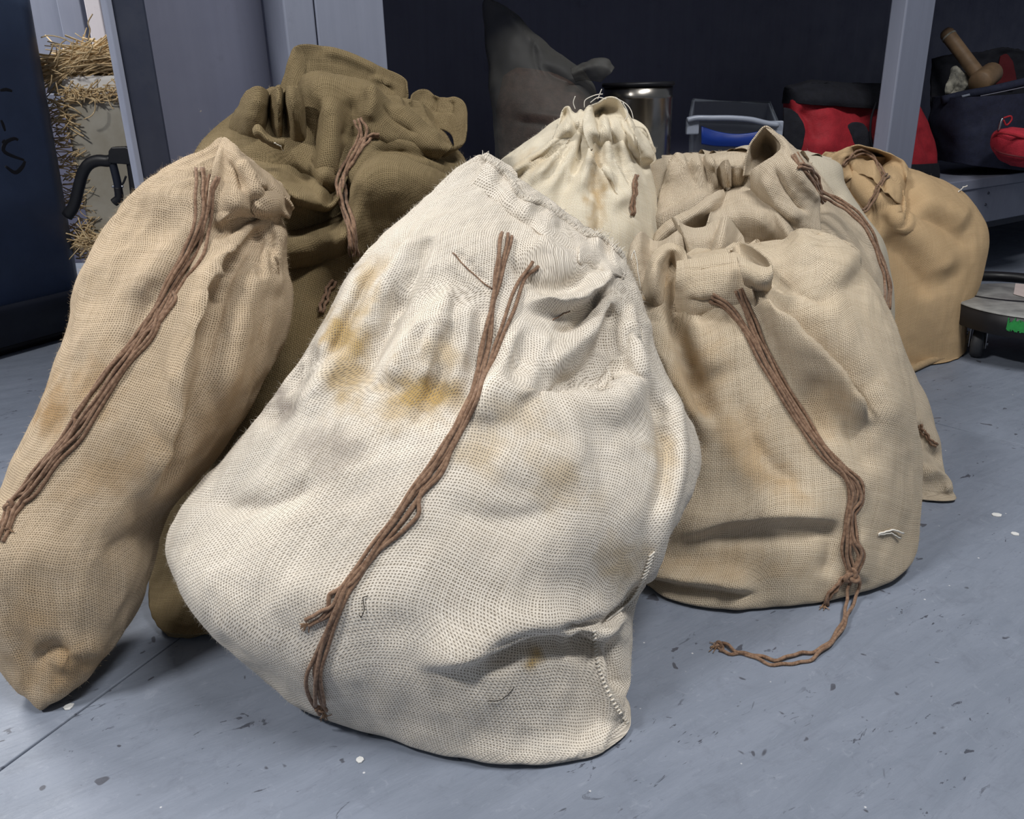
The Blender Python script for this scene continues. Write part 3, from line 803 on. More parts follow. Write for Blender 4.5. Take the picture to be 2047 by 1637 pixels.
ST = [
    ('r', 24, .026, [(1318, 545), (1315, 620), (1345, 720), (1390, 820), (1420, 900)]),
    ('v', 16, .026, [(1345, 555), (1350, 640), (1395, 760), (1440, 860)]),
    ('r', 26, .010, [(1400, 560), (1400, 640), (1440, 760)]),
    ('v', 20, .012, [(1370, 610), (1440, 640), (1480, 620)]),
    ('s', 34, .028, [(1500, 560), (1560, 640), (1660, 740), (1740, 860)]),
    ('v', 24, .022, [(1490, 580), (1530, 680), (1610, 800), (1680, 900)]),
    ('r', 40, .016, [(1540, 560), (1640, 620), (1740, 760), (1790, 900)]),
    ('v', 30, .014, [(1530, 530), (1600, 580), (1680, 600)]),
    ('r', 50, .018, [(1560, 500), (1640, 500), (1710, 560)]),
    ('v', 30, .012, [(1460, 760), (1520, 900), (1620, 990)]),
    ('s', 42, .014, [(1690, 1040), (1560, 1035), (1440, 1050), (1330, 1080)]),
    ('v', 26, .012, [(1680, 1062), (1560, 1070), (1400, 1075)]),
    ('s', 30, .022, [(1520, 1180), (1430, 1167), (1350, 1157), (1262, 1140)]),
    ('r', 34, .010, [(1290, 1200), (1400, 1215), (1520, 1210)]),
    ('v', 22, .010, [(1650, 1040), (1665, 1100), (1650, 1160)]),
    ('r', 26, .008, [(1700, 1060), (1720, 1120), (1700, 1160)]),
    ('v', 30, .010, [(1600, 740), (1700, 860), (1760, 960)]),
]
P = finish(P, lumps=.008, lump_scale=7, seed=9, wrinkle=.0018, strokes=ST, hem=.004)
A = attrs(P, yellow=[(1500, 900, 120, 60, 50, .45), (1380, 800, 60, 140, 10, .4), (1560, 970, 80, 30, 30, .45), (1320, 560, 30, 50, 0, .4), (1440, 1130, 160, 40, 0, .3), (1640, 820, 60, 90, 30, .3)],
          grey=[(1640, 700, 90, 50, 45, .22), (1500, 1050, 180, 25, 0, .3), (1780, 950, 60, 120, 0, .15)], open_=[(1400, 700, 90, 160, 0, .6), (1500, 1080, 200, 60, 0, .5)], seed=10)
sack_mesh('sack_body', P, M['sack_beige'], s5, attrs=A)

# --- grey-beige sack behind it
s6 = thing('burlap_sack', 'grey-beige burlap sack with a ruffled pinched mouth, wedged behind the front right sack', 'sack')
P = body([
    (1290, 915, 1908, 1012, 1.215, 0.045, 0, 2.2, .10),
    (1270, 840, 1878, 895, 1.250, 0.075, 0, 2.3, .07),
    (1262, 740, 1834, 765, 1.290, 0.095, .05, 2.3, .03),
    (1258, 640, 1788, 640, 1.325, 0.115, .12, 2.2),
    (1258, 530, 1758, 540, 1.355, 0.115, .2, 2.2),
    (1264, 440, 1722, 455, 1.385, 0.105, .25, 2.2),
    (1274, 370, 1672, 395, 1.410, 0.090, .28, 2.1),
    (1290, 340, 1640, 350, 1.425, 0.084, .28, 2.1),
    (1330, 318, 1608, 318, 1.435, 0.054, .25, 2.1),
    (1360, 312, 1590, 308, 1.440, 0.039, .2, 2.0)], 360, 320, pleats=((14, .007, .75, .95, 31),))
ST = [
    ('v', 24, .034, [(1462, 330), (1462, 380), (1440, 420)]),
    ('v', 13, .020, [(1440, 400), (1390, 440), (1330, 500), (1290, 540)]),
    ('r', 28, .022, [(1430, 380), (1380, 420), (1310, 450), (1275, 480)]),
    ('v', 20, .024, [(1500, 380), (1530, 430), (1560, 500)]),
    ('r', 26, .020, [(1510, 360), (1560, 430), (1620, 470), (1690, 520)]),
    ('v', 20, .020, [(1530, 340), (1590, 410), (1650, 440)]),
    ('r', 18, .014, [(1545, 320), (1590, 370), (1640, 410)]),
    ('r', 30, .02, [(1500, 420), (1530, 480), (1560, 520)]),
    ('v', 18, .015, [(1620, 340), (1640, 400), (1660, 430)]),
    ('v', 16, .012, [(1835, 840), (1860, 900), (1905, 920)]),
    ('s', 20, .016, [(1840, 930), (1880, 950), (1900, 1000)]),
]
P = finish(P, lumps=.008, lump_scale=8, seed=11, wrinkle=.002, strokes=ST, hem=.004)
A = attrs(P, yellow=[(1560, 470, 80, 40, 10, .4)], grey=[(1340, 440, 60, 60, 0, .2)], open_=[(1360, 420, 80, 60, 0, .5)], seed=12)
sack_mesh('sack_body', P, M['sack_grey_beige'], s6, attrs=A)

# --- pale sack mostly hidden
s7 = thing('burlap_sack', 'pale fine-woven sack of which only a rounded shoulder shows beside the gold-tan sack', 'sack')
P = body([
    (1475, 790, 1770, 785, 1.545, .05, 0, 2.3),
    (1462, 730, 1782, 725, 1.55, .08, 0, 2.3),
    (1455, 640, 1788, 640, 1.56, .09, 0, 2.3),
    (1445, 560, 1785, 560, 1.57, .10, 0, 2.3),
    (1440, 470, 1765, 480, 1.58, .11, .05, 2.2),
    (1448, 390, 1722, 420, 1.60, .11, .1, 2.2),
    (1456, 335, 1688, 372, 1.61, .095, .15, 2.1),
    (1466, 304, 1682, 335, 1.62, .07, .15, 2.1),
    (1500, 292, 1660, 318, 1.62, .04, .1, 2.0),
    (1540, 290, 1630, 308, 1.62, .02, .1, 2.0)], 160, 140)
P = finish(P, lumps=.006, lump_scale=8, seed=13, wrinkle=.001, strokes=[('v', 16, .012, [(1690, 400), (1640, 380), (1600, 350)])], hem=.003)
sack_mesh('sack_body', P, M['sack_pale'], s7, attrs=attrs(P))

# --- gold-tan sack at the far right
s8 = thing('burlap_sack', 'gold-tan closely woven sack at the far right, seamed hem along its foot', 'sack')
P = body([
    (1640, 728, 1918, 702, 1.910, .165, 0, 2.6, -.05),
    (1632, 690, 1926, 672, 1.920, .165, 0, 2.6, -.05),
    (1630, 620, 1930, 612, 1.930, .165, .03, 2.5, -.05),
    (1632, 540, 1960, 540, 1.950, .16, .06, 2.4, -.05),
    (1636, 470, 1974, 470, 1.965, .15, .1, 2.3, -.05),
    (1640, 415, 1950, 412, 1.980, .135, .14, 2.2, -.05),
    (1644, 372, 1908, 372, 1.990, .11, .16, 2.1, -.05),
    (1648, 345, 1850, 350, 1.995, .085, .16, 2.1, -.05),
    (1640, 330, 1816, 342, 1.995, .065, .12, 2.0, -.05),
    (1640, 316, 1806, 328, 1.990, .06, .05, 2.0, -.05),
    (1650, 306, 1796, 315, 1.985, .06, 0, 2.0, -.05)], 320, 280, pleats=((10, .010, .75, .95, 44),))
ST = [
    ('r', 20, .022, [(1745, 330), (1740, 370), (1770, 420), (1800, 470)]),
    ('v', 14, .022, [(1690, 370), (1720, 400), (1740, 430)]),
    ('r', 20, .02, [(1700, 330), (1720, 370), (1760, 420)]),
    ('s', 24, .022, [(1790, 360), (1800, 410), (1790, 450)]),
    ('v', 20, .018, [(1815, 350), (1815, 400), (1800, 440)]),
    ('r', 26, .020, [(1820, 400), (1880, 420), (1940, 450)]),
    ('v', 22, .010, [(1810, 430), (1880, 455), (1950, 500)]),
    ('r', 34, .024, [(1770, 430), (1840, 480), (1900, 560)]),
    ('v', 30, .018, [(1750, 470), (1810, 520), (1870, 600)]),
]
P = finish(P, lumps=.007, lump_scale=6, seed=15, wrinkle=.0012, strokes=ST, hem=.005)
A = attrs(P, grey=[(1870, 640, 40, 70, 20, .2)], seed=16)
sack_mesh('sack_body', P, M['sack_tan'], s8, attrs=A)
# ---------------------------------------------------------------- mouth flaps, ruffles and rolled rims of the sacks
def flap(parent, mat, rows, strokes=(), nu=70, nv=40, seed=0, name='collar_fold', wr=.0010):
    return sheet_mesh(name, sheet(rows, nu, nv, strokes, seed=seed, wr=wr), M[mat], parent)
def zz(row, ys): return [(x, y, Y) for (x, y), Y in zip(row, ys)]

_bb = {}
def hug(parent, rows, offs, default):
    """give each control pixel the depth of the sack's own skin, less an offset towards the viewer"""
    if parent.name not in _bb:
        Pb = BODY[parent.name]; nt, nth = Pb.shape[:2]; idx = np.arange(nt * nth).reshape(nt, nth)
        q = np.stack([idx[:-1, :-1], idx[1:, :-1], idx[1:, 1:], idx[:-1, 1:]], -1).reshape(-1, 4)
        _bb[parent.name] = BVHTree.FromPolygons([tuple(v) for v in Pb.reshape(-1, 3)], [tuple(int(i) for i in f) for f in q])
    bv = _bb[parent.name]; out = []
    for row, of in zip(rows, offs):
        of = [of] * len(row) if np.isscalar(of) else of; Ys = []
        for (x, y) in row:
            v = ray(x, y); h = bv.ray_cast(Vector(EYE), Vector(v / np.linalg.norm(v)))
            Ys.append(h[0].y if h[0] is not None else np.nan)
        Ys = np.array(Ys); ok = ~np.isnan(Ys)
        Ys = np.interp(np.arange(len(Ys)), np.arange(len(Ys))[ok], Ys[ok]) if ok.any() else np.full(len(Ys), default)
        Ys = np.minimum(Ys, default + .05)
        out.append([(x, y, Yq - o) for (x, y), Yq, o in zip(row, Ys, of)])
    return out
# olive sack: back rim, turned corner, front flap, loop at the right, ruffle at the left
flap(s2, 'sack_olive', [
    zz([(582, 104), (600, 89), (645, 92), (700, 106), (760, 133), (806, 154), (818, 180)], [1.30, 1.31, 1.325, 1.33, 1.33, 1.32, 1.30]),
    zz([(578, 130), (600, 122), (648, 126), (706, 136), (764, 158), (808, 178), (818, 192)], [1.295, 1.31, 1.318, 1.325, 1.325, 1.315, 1.30]),
    zz([(572, 165), (600, 165), (650, 168), (710, 172), (766, 185), (805, 200), (815, 208)], [1.29, 1.30, 1.31, 1.318, 1.318, 1.31, 1.30]),
    zz([(565, 240), (600, 240), (655, 240), (712, 240), (768, 245), (800, 250), (814, 252)], [1.285, 1.29, 1.30, 1.30, 1.30, 1.30, 1.295])],
    [('v', 8, .005, [(760, 160), (790, 185)]), ('r', 7, .005, [(745, 155), (780, 172)]), ('r', 10, .006, [(640, 100), (700, 118), (760, 146)])], seed=1)
flap(s2, 'sack_olive', [
    zz([(583, 100), (592, 92), (604, 100), (610, 122), (613, 148)], [1.27, 1.275, 1.285, 1.275, 1.262]),
    zz([(576, 125), (586, 118), (597, 122), (606, 138), (611, 152)], [1.262, 1.262, 1.265, 1.262, 1.258]),
    zz([(566, 160), (577, 152), (590, 150), (600, 156), (608, 160)], [1.255, 1.252, 1.25, 1.25, 1.25]),
    zz([(556, 185), (570, 182), (584, 182), (596, 186), (604, 192)], [1.25, 1.245, 1.24, 1.24, 1.245])], nu=40, nv=30, seed=2)
flap(s2, 'sack_olive', [
    zz([(590, 190), (603, 160), (622, 146), (650, 143), (700, 154), (737, 163), (775, 196), (830, 236), (880, 278), (905, 292)], [1.225, 1.21, 1.20, 1.205, 1.205, 1.19, 1.185, 1.185, 1.18, 1.18]),
    zz([(592, 215), (606, 185), (626, 172), (652, 165), (700, 176), (738, 186), (774, 216), (825, 252), (874, 290), (898, 300)], [1.21, 1.18, 1.165, 1.165, 1.17, 1.155, 1.155, 1.155, 1.155, 1.165]),
    zz([(600, 290), (618, 262), (645, 250), (670, 245), (702, 250), (735, 252), (766, 268), (808, 288), (852, 302), (882, 310)], [1.19, 1.16, 1.14, 1.14, 1.15, 1.14, 1.14, 1.15, 1.155, 1.165]),
    zz([(615, 370), (632, 345), (652, 330), (672, 310), (700, 297), (732, 290), (764, 298), (800, 308), (842, 318), (868, 326)], [1.16, 1.125, 1.115, 1.13, 1.15, 1.15, 1.155, 1.165, 1.17, 1.18]),
    zz([(628, 425), (640, 405), (652, 388), (672, 350), (700, 318), (734, 305), (766, 312), (800, 322), (842, 332), (866, 338)], [1.165, 1.14, 1.13, 1.15, 1.18, 1.19, 1.195, 1.2, 1.2, 1.2])],
    [('r', 16, .012, [(650, 190), (665, 250), (655, 320), (650, 380)]), ('v', 12, .010, [(640, 190), (622, 250), (620, 320)]),
     ('v', 14, .010, [(700, 190), (700, 240), (690, 290)]), ('r', 10, .008, [(737, 168), (745, 205), (735, 245)]), ('v', 10, .006, [(760, 200), (790, 240), (840, 270)]),
     ('r', 10, .005, [(780, 205), (835, 243), (890, 285)])], nu=110, nv=80, seed=3)
flap(s2, 'sack_olive', [
    zz([(818, 205), (822, 190), (836, 180), (855, 180), (872, 192), (892, 196), (912, 194), (928, 206), (934, 245), (928, 278), (908, 292), (890, 288)], [1.25, 1.27, 1.285, 1.29, 1.285, 1.28, 1.27, 1.25, 1.22, 1.20, 1.188, 1.185]),
    zz([(822, 222), (828, 212), (840, 204), (856, 206), (870, 212), (888, 218), (906, 216), (920, 226), (928, 258), (918, 290), (898, 300), (882, 296)], [1.25, 1.265, 1.28, 1.283, 1.28, 1.27, 1.262, 1.245, 1.218, 1.196, 1.186, 1.185]),
    zz([(828, 262), (834, 255), (844, 250), (856, 250), (868, 255), (880, 258), (892, 262), (902, 270), (906, 290), (896, 306), (884, 312), (872, 308)], [1.245, 1.255, 1.262, 1.265, 1.262, 1.255, 1.25, 1.235, 1.215, 1.20, 1.195, 1.195])],
    [('v', 8, .006, [(872, 190), (868, 230)]), ('v', 7, .005, [(905, 200), (900, 230)])], nu=110, nv=36, seed=4)
flap(s2, 'sack_olive', [
    zz([(470, 222), (484, 198), (502, 180), (520, 174), (533, 184), (538, 200), (546, 182), (558, 173), (568, 188), (576, 174), (592, 178), (604, 196), (612, 226)], [1.205, 1.18, 1.16, 1.152, 1.165, 1.20, 1.16, 1.148, 1.195, 1.14, 1.14, 1.155, 1.185]),
    zz([(462, 252), (478, 228), (498, 210), (517, 206), (530, 216), (536, 232), (547, 214), (560, 206), (568, 222), (578, 206), (594, 212), (606, 230), (614, 258)], [1.20, 1.172, 1.15, 1.142, 1.158, 1.21, 1.155, 1.14, 1.205, 1.13, 1.13, 1.145, 1.18]),
    zz([(466, 282), (482, 262), (500, 246), (516, 246), (528, 254), (536, 262), (548, 250), (562, 248), (570, 258), (582, 246), (597, 254), (608, 270), (614, 290)], [1.20, 1.17, 1.15, 1.148, 1.168, 1.21, 1.158, 1.15, 1.20, 1.138, 1.138, 1.152, 1.18]),
    zz([(480, 305), (494, 292), (508, 284), (520, 284), (530, 290), (538, 296), (550, 292), (564, 292), (574, 298), (586, 294), (598, 300), (606, 308), (612, 320)], [1.20, 1.185, 1.172, 1.172, 1.185, 1.205, 1.18, 1.175, 1.195, 1.17, 1.17, 1.178, 1.192])],
    nu=130, nv=60, seed=5)
flap(s2, 'sack_olive', [
    zz([(506, 258), (516, 252), (530, 268), (548, 278), (570, 278)], [1.12, 1.11, 1.105, 1.10, 1.11]),
    zz([(510, 268), (520, 265), (534, 278), (550, 286), (568, 290)], [1.10, 1.09, 1.085, 1.085, 1.10]),
    zz([(526, 284), (532, 284), (542, 292), (554, 298), (566, 302)], [1.12, 1.11, 1.105, 1.105, 1.12])], nu=40, nv=20, seed=6)

# olive sack: hanging folds under the flap and the swollen bulge to the right of the cord
flap(s2, 'sack_olive', hug(s2, [
    [(498, 318), (548, 326), (600, 340), (640, 366), (662, 384), (680, 372), (696, 346)],
    [(504, 345), (550, 354), (600, 368), (638, 390), (658, 402), (674, 392), (690, 368)],
    [(516, 372), (556, 382), (600, 394), (636, 409), (654, 414), (668, 408), (682, 390)],
    [(530, 394), (566, 402), (604, 412), (634, 420), (650, 422), (664, 417), (676, 405)]],
    [-.004, .022, .046, .014], 1.2), nu=80, nv=50, seed=41)
flap(s2, 'sack_olive', hug(s2, [
    [(540, 470), (585, 462), (630, 452), (668, 436), (694, 410), (706, 380)],
    [(548, 488), (592, 482), (636, 472), (674, 455), (698, 430), (710, 400)],
    [(556, 512), (600, 506), (644, 494), (680, 478), (704, 454), (716, 424)],
    [(560, 545), (606, 536), (650, 524), (688, 508), (712, 486), (724, 456)]],
    [.006, .04, .046, -.006], 1.2), nu=80, nv=50, seed=42)
flap(s2, 'sack_olive', hug(s2, [
    [(702, 368), (714, 342), (734, 322), (764, 310), (800, 312), (848, 328), (896, 352), (934, 378)],
    [(698, 392), (712, 362), (734, 340), (764, 328), (802, 332), (850, 348), (896, 372), (932, 398)],
    [(696, 430), (712, 400), (736, 380), (768, 372), (806, 376), (852, 392), (896, 412), (930, 436)],
    [(700, 485), (718, 460), (742, 444), (774, 440), (810, 444), (854, 456), (896, 472), (928, 490)],
    [(712, 545), (730, 530), (754, 522), (782, 520), (814, 522), (856, 530), (896, 538), (926, 546)]],
    [.02, .062, .072, .045, -.008], 1.2), nu=90, nv=70, seed=43)

# tan sack at the left: hood lip and the pinched roll beside it
flap(s1, 'sack_tan_left', hug(s1, [
    [(436, 300), (441, 282), (450, 274), (468, 290), (484, 316), (512, 332), (540, 350), (566, 372), (580, 394)],
    [(428, 326), (438, 308), (450, 300), (468, 312), (486, 334), (512, 350), (538, 368), (560, 388), (574, 408)],
    [(420, 362), (434, 350), (450, 346), (468, 352), (486, 366), (510, 380), (534, 394), (552, 408), (566, 422)],
    [(414, 404), (430, 398), (448, 396), (466, 400), (484, 406), (506, 414), (528, 422), (544, 430), (558, 438)],
    [(410, 452), (428, 448), (446, 442), (464, 436), (482, 430), (502, 432), (522, 438), (538, 444), (552, 450)]],
    [.012, .020, .022, [.004, .008, .014, .018, .018, .016, .014, .012, .008], [-.006, -.004, .0, .004, .006, .004, 0, -.004, -.006]], 1.08),
    [('v', 7, .006, [(455, 320), (474, 350), (486, 385)]), ('r', 9, .006, [(478, 318), (500, 350), (535, 385)]), ('v', 6, .005, [(510, 345), (530, 375), (545, 395)])], nu=90, nv=60, seed=8)
flap(s1, 'sack_tan_left', hug(s1, [
    [(498, 402), (512, 388), (534, 384), (558, 386), (576, 398), (584, 414)],
    [(500, 412), (514, 404), (536, 401), (558, 404), (576, 414), (584, 424)],
    [(506, 424), (520, 420), (540, 420), (560, 424), (574, 430), (582, 434)],
    [(512, 432), (524, 430), (542, 431), (560, 434), (572, 437), (578, 439)]],
    [.014, [.022, .034, .038, .038, .034, .024], [.018, .030, .034, .034, .03, .02], .012], 1.08), nu=56, nv=30, seed=7)

# cream sack: rear fold standing behind its neck
flap(s4, 'sack_cream', [
    zz([(1215, 238), (1240, 234), (1268, 240), (1290, 255), (1302, 278), (1312, 318)], [1.42, 1.43, 1.43, 1.42, 1.41, 1.40]),
    zz([(1212, 270), (1238, 262), (1264, 268), (1284, 284), (1296, 304), (1308, 340)], [1.405, 1.405, 1.405, 1.40, 1.395, 1.39]),
    zz([(1210, 330), (1234, 325), (1258, 330), (1278, 340), (1292, 355), (1304, 380)], [1.40, 1.40, 1.40, 1.395, 1.39, 1.385])],
    [('v', 10, .008, [(1262, 262), (1285, 310), (1298, 350)])], nu=50, nv=36, seed=9)

flap(s4, 'sack_cream', hug(s4, [
    [(1165, 230), (1177, 213), (1196, 203), (1214, 196), (1232, 197), (1246, 212), (1257, 232), (1266, 250)],
    [(1166, 246), (1180, 233), (1198, 226), (1217, 221), (1236, 223), (1250, 238), (1261, 256), (1270, 272)],
    [(1168, 268), (1184, 260), (1202, 256), (1221, 254), (1241, 257), (1256, 268), (1267, 284), (1276, 300)],
    [(1180, 300), (1193, 296), (1208, 293), (1226, 293), (1245, 296), (1261, 306), (1272, 319), (1283, 332)]],
    [.03, .036, .028, -.005], 1.40), [('v', 5, .006, [(1190, 215), (1196, 250), (1200, 285)]), ('v', 5, .006, [(1216, 235), (1222, 262), (1228, 290)]), ('r', 6, .005, [(1205, 225), (1210, 255), (1216, 290)]), ('v', 5, .005, [(1240, 235), (1248, 262), (1258, 300)])], nu=90, nv=50, seed=51)
flap(s4, 'sack_cream', hug(s4, [
    [(1120, 234), (1127, 217), (1136, 212), (1144, 222), (1152, 226), (1160, 220), (1170, 228)],
    [(1116, 248), (1126, 236), (1136, 232), (1145, 239), (1153, 242), (1161, 238), (1172, 244)],
    [(1110, 268), (1124, 258), (1136, 255), (1146, 257), (1154, 259), (1163, 257), (1174, 262)],
    [(1102, 290), (1120, 282), (1134, 278), (1146, 277), (1155, 277), (1165, 278), (1178, 282)]],
    [.026, .03, [.012, .014, .014, .004, .002, .01, .01], -.006], 1.40), nu=70, nv=36, seed=52)

# front right sack: collar flap, rolled rim, ear fold and grey rear ruffle
flap(s5, 'sack_beige', hug(s5, [
    [(1354, 524), (1372, 520), (1404, 516), (1440, 509), (1468, 507), (1482, 512)],
    [(1352, 540), (1374, 538), (1405, 534), (1442, 527), (1472, 526), (1490, 534)],
    [(1350, 562), (1376, 560), (1408, 556), (1446, 550), (1478, 549), (1498, 558)],
    [(1350, 592), (1378, 594), (1410, 592), (1450, 586), (1486, 582), (1506, 590)],
    [(1354, 625), (1382, 632), (1412, 632), (1452, 626), (1490, 620), (1512, 624)]],
    [.030, .034, .030, .014, -.006], 1.12),
    [('v', 3, .0025, [(1368, 540), (1405, 537), (1440, 530), (1476, 528)]), ('v', 9, .006, [(1372, 596), (1400, 604), (1440, 598)])], nu=80, nv=70, seed=10)
flap(s5, 'sack_beige', [
    zz([(1284, 580), (1290, 548), (1300, 516), (1318, 494), (1342, 486), (1362, 494), (1372, 512), (1374, 530)], [1.08, 1.07, 1.075, 1.09, 1.095, 1.08, 1.06, 1.05]),
    zz([(1290, 592), (1297, 562), (1308, 532), (1323, 512), (1342, 505), (1356, 514), (1362, 535), (1362, 560)], [1.065, 1.05, 1.05, 1.065, 1.085, 1.08, 1.055, 1.045]),
    zz([(1300, 620), (1306, 590), (1316, 562), (1327, 548), (1339, 548), (1347, 560), (1350, 585), (1350, 605)], [1.065, 1.045, 1.045, 1.075, 1.12, 1.10, 1.065, 1.05]),
    zz([(1312, 660), (1318, 630), (1325, 605), (1333, 592), (1341, 590), (1346, 600), (1349, 620), (1352, 640)], [1.075, 1.055, 1.055, 1.075, 1.10, 1.095, 1.07, 1.06])], nu=90, nv=60, seed=11)
flap(s5, 'sack_beige', hug(s5, [
    [(1460, 500), (1472, 488), (1490, 488), (1514, 501), (1534, 517), (1542, 532), (1540, 548)],
    [(1466, 510), (1480, 505), (1496, 510), (1514, 520), (1529, 530), (1536, 540), (1536, 552)],
    [(1472, 520), (1486, 520), (1500, 525), (1514, 533), (1526, 541), (1532, 547), (1533, 558)]],
    [.045, .02, .02], 1.12), nu=60, nv=24, seed=12)
flap(s5, 'sack_beige', hug(s5, [
    [(1474, 514), (1490, 518), (1506, 526), (1522, 534), (1534, 536), (1543, 530)],
    [(1478, 530), (1494, 536), (1509, 544), (1523, 551), (1535, 552), (1543, 546)],
    [(1486, 556), (1500, 561), (1513, 567), (1525, 570), (1534, 568), (1541, 560)],
    [(1490, 575), (1504, 578), (1516, 581), (1527, 582), (1535, 580), (1540, 574)]],
    [.055, .06, .045, -.004], 1.12), nu=60, nv=34, seed=13)
flap(s5, 'sack_grey_beige', [
    zz([(1254, 520), (1262, 490), (1276, 468), (1286, 466), (1297, 478), (1312, 484), (1330, 478), (1348, 466), (1360, 456)], [1.16, 1.15, 1.16, 1.175, 1.18, 1.17, 1.155, 1.15, 1.16]),
    zz([(1253, 540), (1262, 515), (1277, 494), (1288, 490), (1299, 498), (1314, 504), (1332, 500), (1350, 490), (1363, 480)], [1.14, 1.125, 1.135, 1.155, 1.16, 1.145, 1.13, 1.125, 1.14]),
    zz([(1262, 570), (1270, 548), (1282, 528), (1293, 518), (1304, 520), (1318, 524), (1335, 522), (1352, 516), (1366, 508)], [1.125, 1.11, 1.12, 1.14, 1.145, 1.13, 1.118, 1.118, 1.135]),
    zz([(1276, 600), (1282, 585), (1290, 562), (1300, 545), (1310, 540), (1322, 540), (1338, 538), (1354, 534), (1366, 530)], [1.12, 1.105, 1.11, 1.125, 1.13, 1.12, 1.115, 1.12, 1.135])], nu=110, nv=50, seed=14)
flap(s5, 'sack_grey_beige', [
    zz([(1362, 462), (1350, 446), (1342, 434), (1352, 436), (1364, 448), (1382, 456), (1402, 456), (1422, 448), (1438, 438), (1446, 434), (1444, 450)], [1.20, 1.205, 1.19, 1.17, 1.165, 1.165, 1.165, 1.165, 1.17, 1.19, 1.21]),
    zz([(1368, 478), (1358, 462), (1352, 452), (1358, 454), (1368, 464), (1384, 474), (1402, 475), (1420, 468), (1434, 458), (1442, 454), (1442, 468)], [1.185, 1.185, 1.17, 1.15, 1.142, 1.14, 1.14, 1.142, 1.15, 1.17, 1.195]),
    zz([(1374, 505), (1366, 490), (1362, 482), (1367, 482), (1375, 490), (1388, 500), (1402, 502), (1416, 498), (1428, 488), (1436, 484), (1438, 495)], [1.17, 1.17, 1.155, 1.14, 1.132, 1.13, 1.13, 1.132, 1.14, 1.155, 1.18]),
    zz([(1382, 545), (1376, 530), (1373, 522), (1378, 520), (1384, 525), (1392, 535), (1402, 540), (1412, 536), (1420, 526), (1426, 522), (1430, 530)], [1.155, 1.155, 1.145, 1.135, 1.13, 1.13, 1.13, 1.13, 1.135, 1.145, 1.16])], nu=130, nv=50, seed=24)
flap(s5, 'sack_grey_beige', [
    zz([(1432, 462), (1440, 446), (1450, 436), (1462, 446), (1474, 462), (1484, 478), (1490, 494)], [1.18, 1.165, 1.16, 1.165, 1.17, 1.165, 1.15]),
    zz([(1424, 485), (1434, 470), (1446, 460), (1459, 468), (1471, 480), (1480, 494), (1484, 506)], [1.16, 1.14, 1.135, 1.145, 1.155, 1.15, 1.135]),
    zz([(1414, 520), (1426, 504), (1440, 494), (1454, 498), (1466, 506), (1474, 514), (1478, 520)], [1.145, 1.125, 1.118, 1.13, 1.14, 1.135, 1.12]),
    zz([(1410, 550), (1424, 538), (1438, 530), (1450, 528), (1462, 530), (1470, 532), (1474, 534)], [1.14, 1.122, 1.115, 1.122, 1.128, 1.125, 1.115])], nu=90, nv=44, seed=25)

# grey-beige sack: ruffle at the left, small dark curl in the middle, peaked hood at the right
flap(s6, 'sack_grey_beige', hug(s6, [
    [(1338, 330), (1343, 312), (1354, 304), (1367, 309), (1375, 324), (1384, 314), (1394, 307), (1404, 316), (1411, 309), (1421, 311), (1427, 322), (1430, 340)],
    [(1332, 344), (1341, 326), (1354, 319), (1369, 324), (1378, 337), (1388, 328), (1398, 322), (1407, 330), (1414, 324), (1423, 326), (1428, 336), (1431, 350)],
    [(1326, 364), (1340, 350), (1355, 344), (1372, 346), (1383, 354), (1393, 348), (1403, 344), (1411, 348), (1417, 343), (1425, 345), (1430, 352), (1432, 362)],
    [(1318, 392), (1338, 382), (1356, 376), (1374, 374), (1388, 376), (1399, 372), (1409, 369), (1416, 369), (1422, 366), (1428, 367), (1432, 370), (1434, 376)],
    [(1312, 430), (1336, 422), (1358, 414), (1378, 408), (1393, 404), (1405, 400), (1415, 396), (1422, 393), (1428, 390), (1432, 388), (1435, 388), (1437, 390)]],
    [[.02, .035, .042, .035, .014, .03, .036, .012, .034, .038, .03, .01], [.016, .03, .036, .03, .012, .026, .03, .010, .03, .034, .026, .008], [.012, .022, .026, .022, .010, .02, .022, .008, .02, .022, .016, .004], [.006, .012, .014, .012, .007, .01, .01, .005, .008, .008, .005, 0], -.006], 1.385), nu=130, nv=60, seed=15)
flap(s6, 'sack_grey_beige', hug(s6, [
    [(1426, 408), (1446, 386), (1478, 374), (1510, 377), (1538, 392), (1562, 420), (1584, 456)],
    [(1418, 428), (1442, 406), (1478, 394), (1514, 397), (1543, 413), (1566, 442), (1588, 476)],
    [(1408, 462), (1438, 444), (1478, 434), (1518, 438), (1549, 454), (1573, 478), (1594, 506)],
    [(1400, 510), (1436, 498), (1478, 490), (1520, 494), (1554, 508), (1580, 526), (1602, 545)]],
    [.006, .040, .040, -.008], 1.385), nu=90, nv=60, seed=61)
flap(s6, 'sack_grey_beige', hug(s6, [
    [(1446, 378), (1420, 391), (1388, 412), (1356, 430), (1328, 450), (1304, 474)],
    [(1450, 390), (1424, 404), (1393, 425), (1361, 443), (1334, 462), (1310, 486)],
    [(1452, 408), (1428, 422), (1398, 442), (1368, 460), (1342, 478), (1318, 500)],
    [(1452, 430), (1430, 442), (1402, 460), (1374, 478), (1350, 496), (1328, 515)]],
    [.016, .034, .030, -.006], 1.385), nu=80, nv=40, seed=62)
